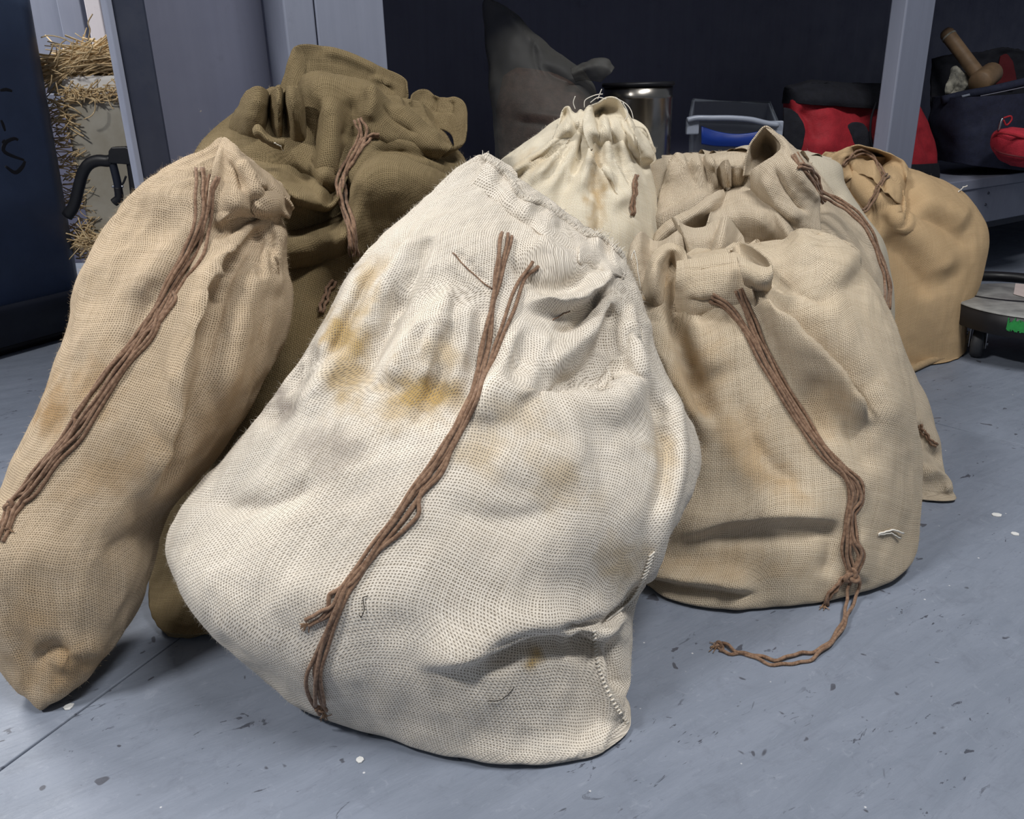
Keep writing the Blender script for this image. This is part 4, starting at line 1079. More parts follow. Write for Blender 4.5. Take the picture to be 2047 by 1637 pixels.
flap(s6, 'sack_grey_beige', [
    zz([(1430, 345), (1438, 334), (1446, 322), (1453, 318), (1457, 330), (1460, 342), (1468, 335), (1478, 334), (1486, 342), (1492, 352)], [1.34, 1.325, 1.31, 1.305, 1.315, 1.33, 1.315, 1.31, 1.32, 1.34]),
    zz([(1434, 365), (1442, 355), (1449, 348), (1454, 346), (1458, 352), (1461, 358), (1468, 354), (1477, 352), (1484, 358), (1490, 366)], [1.345, 1.325, 1.31, 1.305, 1.318, 1.335, 1.32, 1.315, 1.325, 1.345]),
    zz([(1440, 390), (1447, 380), (1452, 374), (1456, 372), (1459, 374), (1462, 376), (1468, 374), (1476, 374), (1482, 380), (1488, 388)], [1.36, 1.34, 1.325, 1.32, 1.33, 1.345, 1.335, 1.33, 1.34, 1.36])], nu=90, nv=30, seed=16)
flap(s6, 'sack_grey_beige', [   # inside of the hood
    zz([(1486, 352), (1490, 322), (1498, 292), (1514, 268), (1530, 255), (1546, 266), (1560, 284), (1566, 300)], [1.30, 1.30, 1.305, 1.31, 1.31, 1.305, 1.29, 1.275]),
    zz([(1494, 352), (1500, 328), (1508, 302), (1520, 284), (1531, 274), (1543, 283), (1553, 296), (1560, 308)], [1.315, 1.33, 1.345, 1.35, 1.355, 1.35, 1.33, 1.30]),
    zz([(1500, 352), (1508, 335), (1516, 318), (1524, 305), (1532, 300), (1541, 304), (1548, 310), (1556, 316)], [1.31, 1.335, 1.355, 1.37, 1.375, 1.37, 1.345, 1.305]),
    zz([(1503, 376), (1513, 366), (1524, 354), (1535, 344), (1543, 340), (1550, 336), (1557, 333), (1562, 330)], [1.30, 1.31, 1.32, 1.325, 1.325, 1.315, 1.30, 1.285])], nu=70, nv=30, seed=17)
flap(s6, 'sack_grey_beige', [   # front lip and outer side of the hood
    zz([(1530, 255), (1546, 262), (1564, 274), (1584, 292), (1600, 308), (1612, 325)], [1.312, 1.30, 1.285, 1.285, 1.295, 1.31]),
    zz([(1562, 290), (1572, 292), (1584, 302), (1600, 318), (1614, 334), (1628, 352)], [1.275, 1.265, 1.258, 1.26, 1.27, 1.29]),
    zz([(1548, 312), (1560, 318), (1576, 328), (1596, 344), (1616, 362), (1636, 384)], [1.265, 1.248, 1.24, 1.24, 1.25, 1.27]),
    zz([(1515, 330), (1532, 340), (1554, 358), (1580, 378), (1608, 398), (1638, 420)], [1.275, 1.248, 1.235, 1.232, 1.238, 1.255]),
    zz([(1500, 352), (1516, 372), (1540, 395), (1570, 418), (1604, 438), (1640, 455)], [1.285, 1.255, 1.24, 1.232, 1.23, 1.24]),
    zz([(1500, 385), (1518, 405), (1542, 430), (1572, 452), (1606, 470), (1642, 485)], [1.30, 1.27, 1.25, 1.24, 1.235, 1.24])],
    [('v', 10, .010, [(1545, 330), (1575, 385), (1620, 430)]), ('r', 10, .008, [(1525, 345), (1550, 400), (1600, 445)]), ('r', 10, .008, [(1575, 315), (1605, 370), (1640, 410)])], nu=90, nv=90, seed=18)

# gold-tan sack: collar with the cord channel
flap(s8, 'sack_tan', hug(s8, [
    [(1642, 330), (1662, 310), (1690, 296), (1715, 290), (1745, 297), (1780, 308), (1804, 320), (1814, 338)],
    [(1644, 344), (1666, 325), (1693, 310), (1717, 304), (1746, 311), (1779, 323), (1802, 336), (1813, 352)],
    [(1650, 360), (1672, 344), (1696, 329), (1719, 323), (1746, 332), (1777, 348), (1798, 363), (1810, 376)],
    [(1660, 380), (1682, 368), (1702, 356), (1722, 348), (1746, 360), (1773, 382), (1790, 402), (1802, 410)]],
    [.03, .036, [.02, .03, .034, .034, .034, .034, .03, .02], [-.006, -.004, .0, .004, .012, .02, .016, -.006]], 2.03),
    [('v', 7, .010, [(1766, 315), (1762, 345), (1776, 390)]), ('r', 8, .010, [(1745, 312), (1742, 335), (1750, 365)]), ('v', 7, .009, [(1692, 310), (1702, 338), (1716, 358)]), ('r', 8, .008, [(1672, 320), (1684, 345), (1696, 362)])], nu=90, nv=56, seed=19)

# front sack: frayed rim pieces at both ends of its mouth
flap(s3, 'sack_white', hug(s3, [
    [(1160, 486), (1178, 470), (1196, 466), (1212, 474), (1226, 488), (1242, 500), (1252, 516)],
    [(1158, 500), (1178, 488), (1196, 486), (1212, 494), (1226, 506), (1240, 516), (1250, 530)],
    [(1160, 520), (1180, 514), (1198, 514), (1214, 520), (1228, 528), (1240, 536), (1248, 546)],
    [(1166, 540), (1184, 540), (1200, 541), (1216, 545), (1228, 550), (1238, 554), (1244, 560)]],
    [[.005, .012, .02, .012, .022, .018, .012], [.008, .016, .024, .014, .026, .02, .014], [.006, .012, .018, .012, .02, .016, .01], -.004], 1.02), nu=70, nv=30, seed=31)
flap(s3, 'sack_white', [
    zz([(962, 312), (972, 306), (990, 314), (1008, 326), (1022, 334), (1034, 346)], [1.06, 1.065, 1.07, 1.075, 1.075, 1.07]),
    zz([(964, 322), (976, 320), (994, 330), (1012, 344), (1026, 354), (1036, 366)], [1.055, 1.06, 1.065, 1.068, 1.068, 1.065]),
    zz([(972, 352), (984, 354), (1000, 366), (1016, 380), (1030, 392), (1040, 402)], [1.05, 1.05, 1.05, 1.055, 1.055, 1.055])], nu=50, nv=24, seed=32)
flap(s3, 'sack_white', hug(s3, [
    [(978, 318), (994, 328), (1010, 346), (1030, 366), (1042, 390), (1062, 398), (1086, 404), (1106, 424), (1130, 434), (1152, 452), (1176, 470)],
    [(970, 330), (987, 342), (1004, 360), (1022, 380), (1036, 402), (1056, 411), (1078, 420), (1100, 438), (1124, 449), (1147, 466), (1170, 484)],
    [(958, 350), (976, 362), (994, 380), (1012, 398), (1028, 418), (1048, 428), (1070, 438), (1092, 455), (1117, 466), (1140, 482), (1163, 498)],
    [(946, 372), (966, 384), (984, 400), (1003, 417), (1020, 434), (1040, 446), (1062, 456), (1085, 472), (1110, 483), (1133, 498), (1156, 512)]],
    [[.006, .012, .004, .014, .004, .016, .008, .016, .006, .014, .006], [.010, .014, .008, .016, .008, .018, .012, .018, .010, .015, .008], [.008, .010, .006, .010, .006, .012, .008, .012, .008, .010, .006], -.004], 1.02), nu=140, nv=36, seed=33)
# ---------------------------------------------------------------- drawstrings, threads, fuzz
def floor_surface():
    V = np.array([(-3, -1, 0), (3, -1, 0), (3, 3, 0), (-3, 3, 0)], float); return (V, np.array([[0, 1, 2, 3]]))
_bv = []
for V, q in SURF + [floor_surface()]:
    _bv.append(BVHTree.FromPolygons([tuple(p) for p in V], [tuple(int(i) for i in f) for f in q]))
def hit(x, y):
    v = ray(x, y); ln = np.linalg.norm(v); d = v / ln; best = None
    for b in _bv:
        h = b.ray_cast(Vector(EYE), Vector(d))
        if h[0] is not None and (best is None or h[3] < best): best = h[3]
    return (best if best is not None else 3.0), d
def lay(pts, n, lift, jit=0.0, seed=0, wob=3.0, sm=3, stick=None):
    """lay a path of photo pixels on the nearest surface; returns world points"""
    p = spline(pts, n); t = np.gradient(p, axis=0); t /= np.linalg.norm(t, axis=1)[:, None] + 1e-9
    nrm = np.stack([-t[:, 1], t[:, 0]], 1); x = np.linspace(0, 1, n); r_ = np.random.default_rng(seed)
    o = np.full(n, jit)
    for k in (2, 4.5, 9):
        o = o + wob / k ** 0.5 * np.sin(2 * math.pi * (k * x + r_.random()))
    p = p + nrm * o[:, None]
    D = np.array([hit(*q) for q in p], dtype=object)
    dist = np.array([a for a in D[:, 0]], float); dirs = np.stack(D[:, 1])
    if stick: dist = np.clip(dist, dist[0] - stick, dist[0] + stick)
    m = dist.copy()
    for s_ in (-2, -1, 1, 2): m = np.minimum(m, np.roll(dist, s_) if 0 else np.interp(np.arange(n) + s_, np.arange(n), dist) + 0.004)
    m = smooth(m, sm)
    m = np.minimum(m, dist)
    ends = smooth(np.maximum(m - lift, 0.05), 1)
    return EYE + dirs * ends[:, None]
def strand(parent, path, r, mat, seed, jit, wob, n=None, lift=None, name='strand', stick=None):
    L = sum(math.dist(path[i], path[i + 1]) for i in range(len(path) - 1))
    n = n or max(14, int(L / 7))
    P = lay(path, n, (lift if lift is not None else r * 1.3) , jit, seed, wob, 3, stick)
    return MB().tube(P, r, 7).build(name, mat, parent)
def knot(parent, x, y, size, lift=0.004, mat='cord'):
    d, v = hit(x, y); c = EYE + v * (d - lift)
    t = np.linspace(0, 2 * math.pi, 40)
    tp = np.stack([np.sin(t) + 2 * np.sin(2 * t), np.cos(t) - 2 * np.cos(2 * t), -np.sin(3 * t)], 1) / 3
    pts = c + (tp[:, :1] * RT + tp[:, 1:2] * DN - tp[:, 2:] * 0.6 * fw) * size
    return MB().tube(pts, size * 0.36, 8).build('knot', M[mat], parent)
def frayed(parent, x, y, dx, dy, k=12, ln=16, seed=0, r=0.0005):
    r_ = np.random.default_rng(seed); m = MB()
    for i in range(k):
        a = math.atan2(dy, dx) + r_.normal() * 0.5; l = ln * (0.6 + 0.6 * r_.random())
        pts = [(x + r_.normal() * 1.5, y + r_.normal() * 1.5), (x + math.cos(a) * l * .5, y + math.sin(a) * l * .5), (x + math.cos(a + .4 * r_.normal()) * l, y + math.sin(a + .4 * r_.normal()) * l)]
        m.tube(lay(pts, 5, .003, 0, i, .3, 0, .03), r, 4)
    o = m.build('frayed_end', M['cord_frayed'], parent); o['kind'] = 'stuff'; return o
def drawstring(parent, path, count, spread, r, seed, mat='cord', label=None, wob=2.2, lift0=None, stick=None):
    d = new_obj('drawstring', None, None, parent)
    for i in range(count):
        j = (i - (count - 1) / 2) * spread
        strand(d, path, r, M[mat], seed + i, j, wob, lift=(lift0 or r * 1.3) + r * 1.1 * (i % 2), stick=stick)
    if label: d['label'] = label
    return d

A_ = [(1012, 466), (1003, 520), (992, 575), (978, 640), (965, 710), (950, 775), (915, 855), (868, 930), (820, 995), (770, 1060), (722, 1125), (684, 1180), (662, 1215)]
d = drawstring(s3, A_ + [(640, 1232), (616, 1248)], 2, 10, .0020, 11, wob=4)
frayed(d, 617, 1248, -1, .3, 14, 16, 1)
d = drawstring(s3, [(1012, 470)] + A_[1:7] + [(880, 930), (838, 980), (780, 1060), (736, 1120), (700, 1170), (668, 1235), (640, 1300), (622, 1350), (632, 1400), (645, 1425)], 2, 11, .0020, 21, wob=4.5)
frayed(d, 645, 1425, .3, 1, 12, 16, 2); knot(d, 640, 1416, .0042)
d = drawstring(s3, [(1071, 528), (1046, 560), (1020, 625), (995, 690), (970, 745), (948, 790), (912, 865), (866, 945), (836, 985), (800, 1040), (750, 1105), (708, 1162), (686, 1190), (655, 1270), (636, 1340), (640, 1410)], 2, 10, .0020, 31, wob=4)
d = drawstring(s3, [(965, 740), (940, 800), (890, 900), (848, 965), (838, 1000), (832, 1030), (800, 1065), (755, 1105), (716, 1145), (675, 1180), (656, 1192), (654, 1215), (640, 1240)], 1, 0, .0021, 41)

B_ = [(405, 420), (392, 470), (370, 510), (345, 560), (318, 612), (284, 662), (244, 716), (204, 775), (166, 830), (130, 880), (90, 930), (52, 975), (22, 1010)]
d = drawstring(s1, [(400, 336), (402, 375)] + B_ + [(8, 1045), (-4, 1080)], 3, 9, .0019, 51, wob=4); knot(d, 20, 1012, .0058)
d = drawstring(s1, [(428, 352), (420, 380), (412, 430), (402, 475), (384, 520), (350, 575), (322, 625), (300, 665), (258, 718), (212, 780), (176, 835), (140, 880), (100, 930), (62, 985), (40, 1000), (30, 1020), (12, 1058)], 3, 9, .0019, 61, wob=4.5)
d = drawstring(s1, [(345, 580), (350, 600), (320, 640), (270, 680), (222, 735), (172, 800), (150, 830), (146, 850), (115, 890), (76, 940), (60, 965)], 1, 0, .0020, 71)
frayed(d, 8, 1050, -.3, 1, 12, 20, 3)

drawstring(s2, [(716, 238), (724, 262), (714, 295), (694, 330), (682, 362), (684, 400), (698, 440), (706, 480), (709, 512)], 3, 7, .0021, 81)
drawstring(s2, [(758, 272), (740, 272), (722, 292), (702, 325), (688, 358), (688, 400), (700, 440), (706, 500)], 2, 7, .0021, 91)
drawstring(s2, [(668, 560), (652, 590), (642, 625)], 2, 8, .0021, 95)

C_ = [(1530, 732), (1572, 802), (1618, 868), (1662, 922), (1690, 948), (1704, 985), (1698, 1020)]
d = drawstring(s5, [(1422, 594), (1452, 612), (1488, 655)] + C_ + [(1694, 1060), (1692, 1105), (1702, 1145)], 3, 6, .0021, 101)
d = drawstring(s5, [(1478, 578), (1496, 620), (1516, 675), (1548, 740), (1590, 812), (1640, 888), (1680, 930), (1716, 965), (1720, 1000), (1702, 1030), (1706, 1080), (1722, 1110), (1708, 1148)], 3, 6, .0021, 111)
knot(d, 1703, 1152, .0085, .008)
frayed(drawstring(s5, [(1698, 1148), (1680, 1165), (1662, 1185), (1650, 1208)], 2, 6, .0021, 121), 1650, 1206, -.3, 1, 12, 14, 4)
d = drawstring(s5, [(1708, 1156), (1702, 1200), (1686, 1240), (1664, 1282), (1626, 1306), (1590, 1318), (1550, 1322), (1505, 1312), (1470, 1302), (1440, 1293)], 2, 10, .0021, 131, wob=5, lift0=.003)
knot(d, 1437, 1292, .0052); frayed(d, 1436, 1292, -1, -.4, 14, 16, 5)

drawstring(s6, [(1588, 308), (1606, 335), (1628, 362), (1642, 385), (1668, 400), (1702, 420), (1732, 455), (1755, 500), (1770, 545), (1776, 585), (1772, 618)], 3, 5, .0022, 141, stick=.055)
drawstring(s6, [(1596, 330), (1618, 336), (1632, 352), (1640, 385), (1648, 405)], 2, 5, .0022, 151, stick=.08)
drawstring(s6, [(1872, 892), (1852, 872), (1838, 850)], 2, 5, .0020, 155, stick=.02)
drawstring(s4, [(1272, 350), (1268, 390), (1264, 430)], 2, 5, .0022, 158)
drawstring(s8, [(1766, 352), (1760, 338), (1746, 314), (1722, 303), (1698, 316), (1686, 332)], 2, 5, .0024, 161, stick=.06)
drawstring(s8, [(1776, 350), (1756, 372), (1744, 402), (1728, 420), (1708, 416)], 2, 6, .0024, 171, stick=.08)

def thread(parent, path, r=.0007, mat='white_thread', lift=.002, seed=0, name='loose_thread', wob=.8):
    return strand(parent, path, r, M[mat], seed, 0, wob, lift=lift, name=name, stick=.05)
thread(s6, [(1690, 408), (1716, 425), (1738, 468), (1746, 520), (1736, 552), (1726, 572)], .0008)
thread(s6, [(1700, 412), (1722, 432), (1736, 462)], .0008)
thread(s8, [(1916, 384), (1925, 375), (1934, 371)], .0012, lift=.006)
thread(s5, [(1756, 1068), (1772, 1062), (1790, 1060), (1806, 1066)], .0012); thread(s5, [(1756, 1070), (1780, 1066), (1800, 1076)], .0009)
thread(s5, [(1262, 520), (1268, 500), (1275, 540), (1282, 580)], .0006)
thread(s3, [(735, 1190), (726, 1196), (728, 1215), (722, 1235), (718, 1228)], .0004, 'dark_thread')
thread(s3, [(975, 1402), (1005, 1397), (1028, 1374)], .0004, 'dark_thread')
for i, pts in enumerate(([(1150, 218), (1146, 205), (1150, 192)], [(1168, 215), (1170, 200), (1190, 190), (1205, 188)], [(1195, 198), (1200, 185), (1203, 178)], [(1230, 195), (1252, 208), (1262, 222), (1266, 238)], [(1245, 205), (1255, 225), (1250, 240)], [(1180, 205), (1195, 195), (1212, 198)])):
    P = np.array([atY(x, y, 1.33) for x, y in pts]); MB().tube(spline(P, 14), .0007, 5).build('loose_thread', M['white_thread'], s4)
thread(s2, [(548, 286), (560, 292), (566, 302)], .0007, lift=.006)
# whip stitching down the side seam of the front sack
m = MB(); seam = spline([(1302, 1108), (1288, 1150), (1268, 1190), (1242, 1216), (1216, 1236)], 24)
for i, (x, y) in enumerate(seam):
    m.tube(lay([(x - 5, y + 5), (x + 1, y + 1), (x + 7, y - 5)], 5, .0016, 0, i, 0.2, 0), .0011, 6)
o = m.build('seam_stitching', M['fibre_white'], s3); o['kind'] = 'stuff'; o['label'] = 'cream whip stitches closing the side seam'
m = MB(); seam = spline([(1188, 1262), (1192, 1310), (1206, 1360), (1232, 1412), (1254, 1444)], 26)
for i, (x, y) in enumerate(seam):
    m.tube(lay([(x - 3, y + 2), (x + 3, y - 2)], 4, .0012, 0, i, 0.2, 0), .0010, 6)
o = m.build('seam_stitching', M['fibre_white'], s3); o['kind'] = 'stuff'
# gathered brown stitches under the neck of the front sack, and the hem seams
thread(s3, [(905, 505), (930, 532), (960, 560), (985, 578)], .0007, 'cord', .001)
thread(s3, [(1105, 640), (1125, 628), (1140, 622)], .0006, 'cord', .001)
# thick seam tape round the foot of the gold-tan sack
P = spline([onfloor(x, y, .009) for x, y in ((1796, 744), (1806, 742), (1822, 738), (1858, 722), (1892, 712), (1918, 696), (1934, 668))], 50)
MB().tube(P, .0085, 10).build('foot_hem', M['hem_tan'], s8)

# fringe of broken yarns along the mouth of the front sack
m = MB(); rim = spline([(962, 310), (985, 322), (1012, 348), (1040, 390), (1064, 399), (1090, 408), (1130, 436), (1176, 468), (1200, 468), (1228, 490), (1248, 512)], 150); r_ = np.random.default_rng(12)
for i, (x, y) in enumerate(rim):
    l = 5 + 9 * r_.random(); a = -.9 + .5 * r_.normal()
    m.tube(lay([(x - 3, y + 4), (x + math.cos(a) * l * .5, y + math.sin(a) * l * .5), (x + math.cos(a + .6 * r_.normal()) * l, y + math.sin(a) * l)], 4, .006, 0, i, .2, 0, .03), .00035, 4)
o = m.build('frayed_edge', M['fibre_white'], s3); o['kind'] = 'stuff'
# fuzz of loose fibres over each sack
def fuzz(parent, P, count, mat, seed, lo=.002, hi=.009):
    r_ = np.random.default_rng(seed); nt, nth = P.shape[:2]
    n = gnormals(P, True); view = EYE - P; view /= np.linalg.norm(view, axis=-1, keepdims=True)
    f = (n * view).sum(-1); ok = np.argwhere((f > -0.15) & (P[..., 2] > 0.02))
    w_ = np.where(f[ok[:, 0], ok[:, 1]] < 0.3, 3.0, 1.0); pick = ok[r_.choice(len(ok), count, p=w_ / w_.sum())]
    V = []; Fq = []
    for (i, j) in pick:
        p, nn = P[i, j], n[i, j]; tg = r_.normal(size=3); tg -= (tg @ nn) * nn; tg /= np.linalg.norm(tg)
        l = lo + (hi - lo) * r_.random() ** 2; c = r_.normal(size=3) * .4
        s_ = np.cross(tg, nn) * .00008
        b = len(V)
        for k in (0, .35, .7, 1.0):
            q = p + nn * l * k * (1 - .45 * k) * .8 + tg * l * k * .9 + c * l * k * k * .4
            V += [q - s_ * (1.15 - k), q + s_ * (1.15 - k)]
        for k in range(3): Fq.append((b + 2 * k, b + 2 * k + 1, b + 2 * k + 3, b + 2 * k + 2))
    o = new_obj('loose_fibres', mesh_np('loose_fibres', V, Fq), M[mat], parent); o['kind'] = 'stuff'
for par, mat, cnt in ((s3, 'fibre_white', 12000), (s1, 'fibre_tan', 10000), (s2, 'fibre_olive', 4000), (s4, 'fibre_white', 4000), (s5, 'fibre_tan', 7000), (s6, 'fibre_tan', 4000), (s7, 'fibre_white', 300), (s8, 'fibre_tan', 900)):
    fuzz(par, BODY[par.name], cnt, mat, cnt)
# ---------------------------------------------------------------- things on and around the bench
def clear_mat(name, col, transp, rough=0.25):
    t = NT(name); t.set(Base_Color=col, Roughness=rough)
    tr = t.n.new('ShaderNodeBsdfTransparent'); mx = t.n.new('ShaderNodeMixShader'); mx.inputs[0].default_value = transp
    fr_ = t.n.new('ShaderNodeLayerWeight'); fr_.inputs[0].default_value = 0.35
    t.link(t.math('SUBTRACT', transp + 0.08, t.math('MULTIPLY', fr_.outputs['Facing'], 0.55), clamp=True), mx.inputs[0])
    t.t.links.new(t.b.outputs[0], mx.inputs[1]); t.t.links.new(tr.outputs[0], mx.inputs[2]); t.t.links.new(mx.outputs[0], t.out.inputs[0])
    return t.m
M['poly'] = clear_mat('thin_grey_polythene', (0.10, 0.098, 0.09), 0.52, 0.6)
M['clear_box'] = clear_mat('clear_polypropylene', (0.26, 0.29, 0.34), 0.88, 0.2)
M['milky'] = plain('milky_polypropylene', (0.28, 0.31, 0.38), 0.3, 0.08, 40, 0, 0, 0.5)
M['red_grain'] = plain('reddish_granules', (0.20, 0.115, 0.09), 0.9, 0.4, 60, 0.004)
M['tin'] = plain('tinned_steel', (0.42, 0.39, 0.35), 0.22, 0.25, 12, 0, 1.0)
M['black'] = plain('black_enamel', (0.012, 0.012, 0.015), 0.45, 0.2, 30)
M['black_cloth'] = plain('black_nylon_cloth', (0.010, 0.011, 0.018), 0.85, 0.3, 60, 0.001)
M['navy_cloth'] = plain('navy_nylon_cloth', (0.016, 0.020, 0.045), 0.85, 0.3, 60, 0.001)
M['red_cloth'] = plain('red_nylon_cloth', (0.40, 0.018, 0.030), 0.75, 0.2, 50, 0.001)
M['red_plush'] = plain('red_padded_cloth', (0.52, 0.028, 0.050), 0.85, 0.2, 80, 0.0015)
M['blue_plastic'] = plain('blue_plastic', (0.010, 0.035, 0.22), 0.35, 0.1, 40)
M['bin_blue'] = plain('dark_blue_bin_plastic', (0.056, 0.082, 0.150), 0.42, 0.18, 8, 0.0004, 0, 0.4)
M['bin_rim'] = plain('dark_bin_base', (0.014, 0.018, 0.032), 0.5, 0.3, 12)
M['wood'] = plain('pale_turned_wood', (0.25, 0.16, 0.09), 0.55, 0.3, 30)
M['white_rag'] = plain('stained_white_rag', (0.45, 0.43, 0.36), 0.9, 0.45, 35, 0.002, 0, 0.2, (0.10, 0.10, 0.09))
M['steel'] = plain('zinc_plated_steel', (0.42, 0.43, 0.46), 0.3, 0.15, 40, 0, 1.0)
M['tyre'] = plain('grey_caster_rubber', (0.045, 0.048, 0.055), 0.6, 0.2, 60)
M['tyre_light'] = plain('pale_caster_hub', (0.26, 0.25, 0.23), 0.5, 0.15, 60)
M['deck'] = plain('scuffed_grey_deck', (0.33, 0.33, 0.32), 0.4, 0.4, 14, 0.0006, 0, 0.5, (0.16, 0.16, 0.16))
M['label_pink'] = plain('faded_pink_paper', (0.55, 0.46, 0.44), 0.8, 0.1, 30)
M['green_paint'] = plain('chipped_green_paint', (0.03, 0.30, 0.07), 0.5, 0.3, 60)
M['foam'] = plain('grubby_white_foam', (0.40, 0.375, 0.32), 0.8, 0.25, 8, 0.001, 0, 0.3, (0.31, 0.28, 0.22))
M['straw'] = plain('dry_straw', (0.78, 0.61, 0.37), 0.75, 0.45, 90, 0, 0, 0.3, (0.52, 0.36, 0.18))
M['chip'] = plain('white_paint_flake', (0.75, 0.75, 0.74), 0.7, 0.08, 80)

def loft(rows, nth=48, nt=40, **k):
    return body(rows, nth, nt, **k)
def loft_mesh(name, P, mat, parent, cap=True, top=True):
    nt, nth = P.shape[:2]; P = P.copy(); P[..., 2] = np.maximum(P[..., 2], ZS + .002); P[:, -1] = P[:, 0]
    rows = [P]
    if cap:
        c = P[0].mean(0); rows = [c + (P[0] - c) * a for a in ((0.001,), (0.6,), (0.95,))] ; rows = [np.asarray(r)[None] for r in rows] + [P]
    P = np.concatenate(rows, 0)
    if top:
        c = P[-1].mean(0); P = np.concatenate([P] + [(c + (P[-1] - c) * a)[None] for a in (0.95, 0.6, 0.001)], 0)
    nt = len(P); idx = np.arange(nt * nth).reshape(nt, nth)
    q = np.stack([idx[:-1, :-1], idx[1:, :-1], idx[1:, 1:], idx[:-1, 1:]], -1).reshape(-1, 4)
    uv = np.stack(np.meshgrid(np.linspace(0, 1, nth), np.linspace(0, 1, nt)), -1)
    return new_obj(name, mesh_np(name, P, q, uv), mat, parent)
def crumple(P, amp, sc, seed=0):
    n = gnormals(P, True); Q = P + n * (amp * fbm(P * sc + seed, 3))[..., None]; Q[:, -1] = Q[:, 0]; return Q
def flat_sheet(name, rows, mat, parent, nu=30, nv=20, thick=.004, wr=.001, seed=0, strokes=()):
    return sheet_mesh(name, sheet(rows, nu, nv, strokes, seed=seed, wr=wr), mat, parent, thick)
def pxrow(pts, Y): return [(x, y, Y) for x, y in pts]

# translucent polythene bag
b = thing('plastic_bag', 'translucent grey polythene bag of reddish grains with a tied floppy neck, on the shelf', 'bag')
P = loft([(994, 470, 1222, 470, 1.93, .09, 0, 2.3), (992, 400, 1222, 400, 1.93, .10, 0, 2.3), (992, 310, 1216, 310, 1.94, .10, 0, 2.3), (988, 240, 1204, 245, 1.95, .09, 0, 2.2), (982, 190, 1194, 200, 1.96, .08, 0, 2.2),
          (978, 140, 1178, 160, 1.97, .065, 0, 2.0), (972, 85, 1108, 105, 1.98, .045, 0, 2.0), (967, 40, 1066, 58, 1.99, .03, 0, 2.0), (965, 12, 1035, 26, 2.0, .02, 0, 2), (968, -4, 1000, 5, 2.0, .008, 0, 2)], 110, 120)
P = sculpt(crumple(P, .006, 12, 1), [('v', 8, .012, [(1085, 125), (1110, 148), (1160, 165)]), ('r', 12, .01, [(1100, 110), (1140, 140), (1180, 160)]), ('v', 7, .006, [(1068, 70), (1070, 120), (1090, 170)]), ('r', 8, .006, [(1000, 20), (1040, 60), (1090, 110)]),
        ('v', 8, .006, [(1020, 240), (1100, 250), (1150, 262)]), ('r', 8, .006, [(1030, 225), (1100, 232), (1150, 240)]), ('v', 8, .005, [(1040, 275), (1110, 285), (1170, 290)])])
loft_mesh('bag_film', P, M['poly'], b, True, True)
P = loft([(1002, 470, 1212, 470, 1.93, .082, 0, 2.3), (1000, 400, 1212, 400, 1.93, .09, 0, 2.3), (1000, 310, 1206, 310, 1.94, .09, 0, 2.3), (996, 240, 1196, 245, 1.95, .08, 0, 2.2), (994, 190, 1184, 205, 1.96, .068, 0, 2.2), (1004, 150, 1160, 178, 1.97, .045, 0, 2.0), (1030, 134, 1120, 150, 1.98, .02, 0, 2.0)], 60, 50)
loft_mesh('grain_filling', crumple(P, .006, 14, 2), M['red_grain'], b)
flat_sheet('tied_neck', [pxrow([(1140, 135), (1165, 124), (1195, 119), (1216, 120), (1229, 135)], 1.90), pxrow([(1142, 146), (1168, 138), (1195, 134), (1215, 138), (1222, 146)], 1.885), pxrow([(1150, 165), (1170, 160), (1188, 160), (1198, 162), (1204, 158)], 1.90)], M['poly'], b, 40, 24, .003, .002)

# steel can
c = thing('steel_can', 'open shiny steel can with a black rim behind the cream sack', 'can')
p0 = atY(1276, 170, 2.02); r = .0795; hz = p0[2]
MB().lathe([(0.001, 0.004), (r, 0.002), (r, 0.006), (r - .001, 0.01), (r - .001, 0.10), (r + .0015, .104), (r - .001, .108), (r - .001, hz - ZS - .03), (r + .001, hz - ZS - .026), (r - .001, hz - ZS - .022), (r - .001, hz - ZS), (r - .004, hz - ZS), (r - .004, 0.01), (0.001, 0.01)], (p0[0], p0[1], ZS), 64).build('can_wall', M['tin'], c)
MB().lathe([(r - .006, hz - ZS - .02), (r - .006, hz - ZS + .004), (r + .002, hz - ZS + .006), (r + .004, hz - ZS + .001), (r + .002, hz - ZS - .004), (r - .001, hz - ZS - .004)], (p0[0], p0[1], ZS), 64).build('rim', M['black'], c)
MB().lathe([(r - .0045, 0.012), (r - .0045, hz - ZS - .002)], (p0[0], p0[1], ZS), 48).build('lining', M['black'], c)

# clear storage box with a carrying handle
x_ = thing('storage_box', 'clear plastic storage box with white arched handle and blue band, on the shelf', 'box')
Yf, Yb = 2.02, 2.34
def quadslab(a, b_, c_, d_, th_):   # a..d world corners of the outer face, pushed inwards
    a, b_, c_, d_ = map(np.asarray, (a, b_, c_, d_)); n = np.cross(b_ - a, d_ - a); n = n / np.linalg.norm(n) * th_
    return MB().hexa([a, b_, c_, d_, a + n, b_ + n, c_ + n, d_ + n])
fl_, fr2, bl_, br_ = atY(1378, 246, Yf), atY(1556, 252, Yf), atY(1386, 200, Yb), atY(1538, 206, Yb)
def dn(p, k=.93):
    cx = (fl_ + fr2 + bl_ + br_) / 4; q = cx + (p - cx) * k; return np.array([q[0], q[1], ZS + .008])
quadslab(dn(fl_), dn(fr2), fr2, fl_, -.003).build('front_panel', M['clear_box'], x_)
quadslab(dn(fr2), dn(br_), br_, fr2, -.003).build('end_panel', M['clear_box'], x_)
quadslab(dn(bl_), dn(fl_), fl_, bl_, -.003).build('end_panel', M['clear_box'], x_)
quadslab(dn(br_), dn(bl_), bl_, br_, -.003).build('back_panel', M['clear_box'], x_)
quadslab(dn(fl_), dn(bl_), dn(br_), dn(fr2), .003).build('base_panel', M['clear_box'], x_)
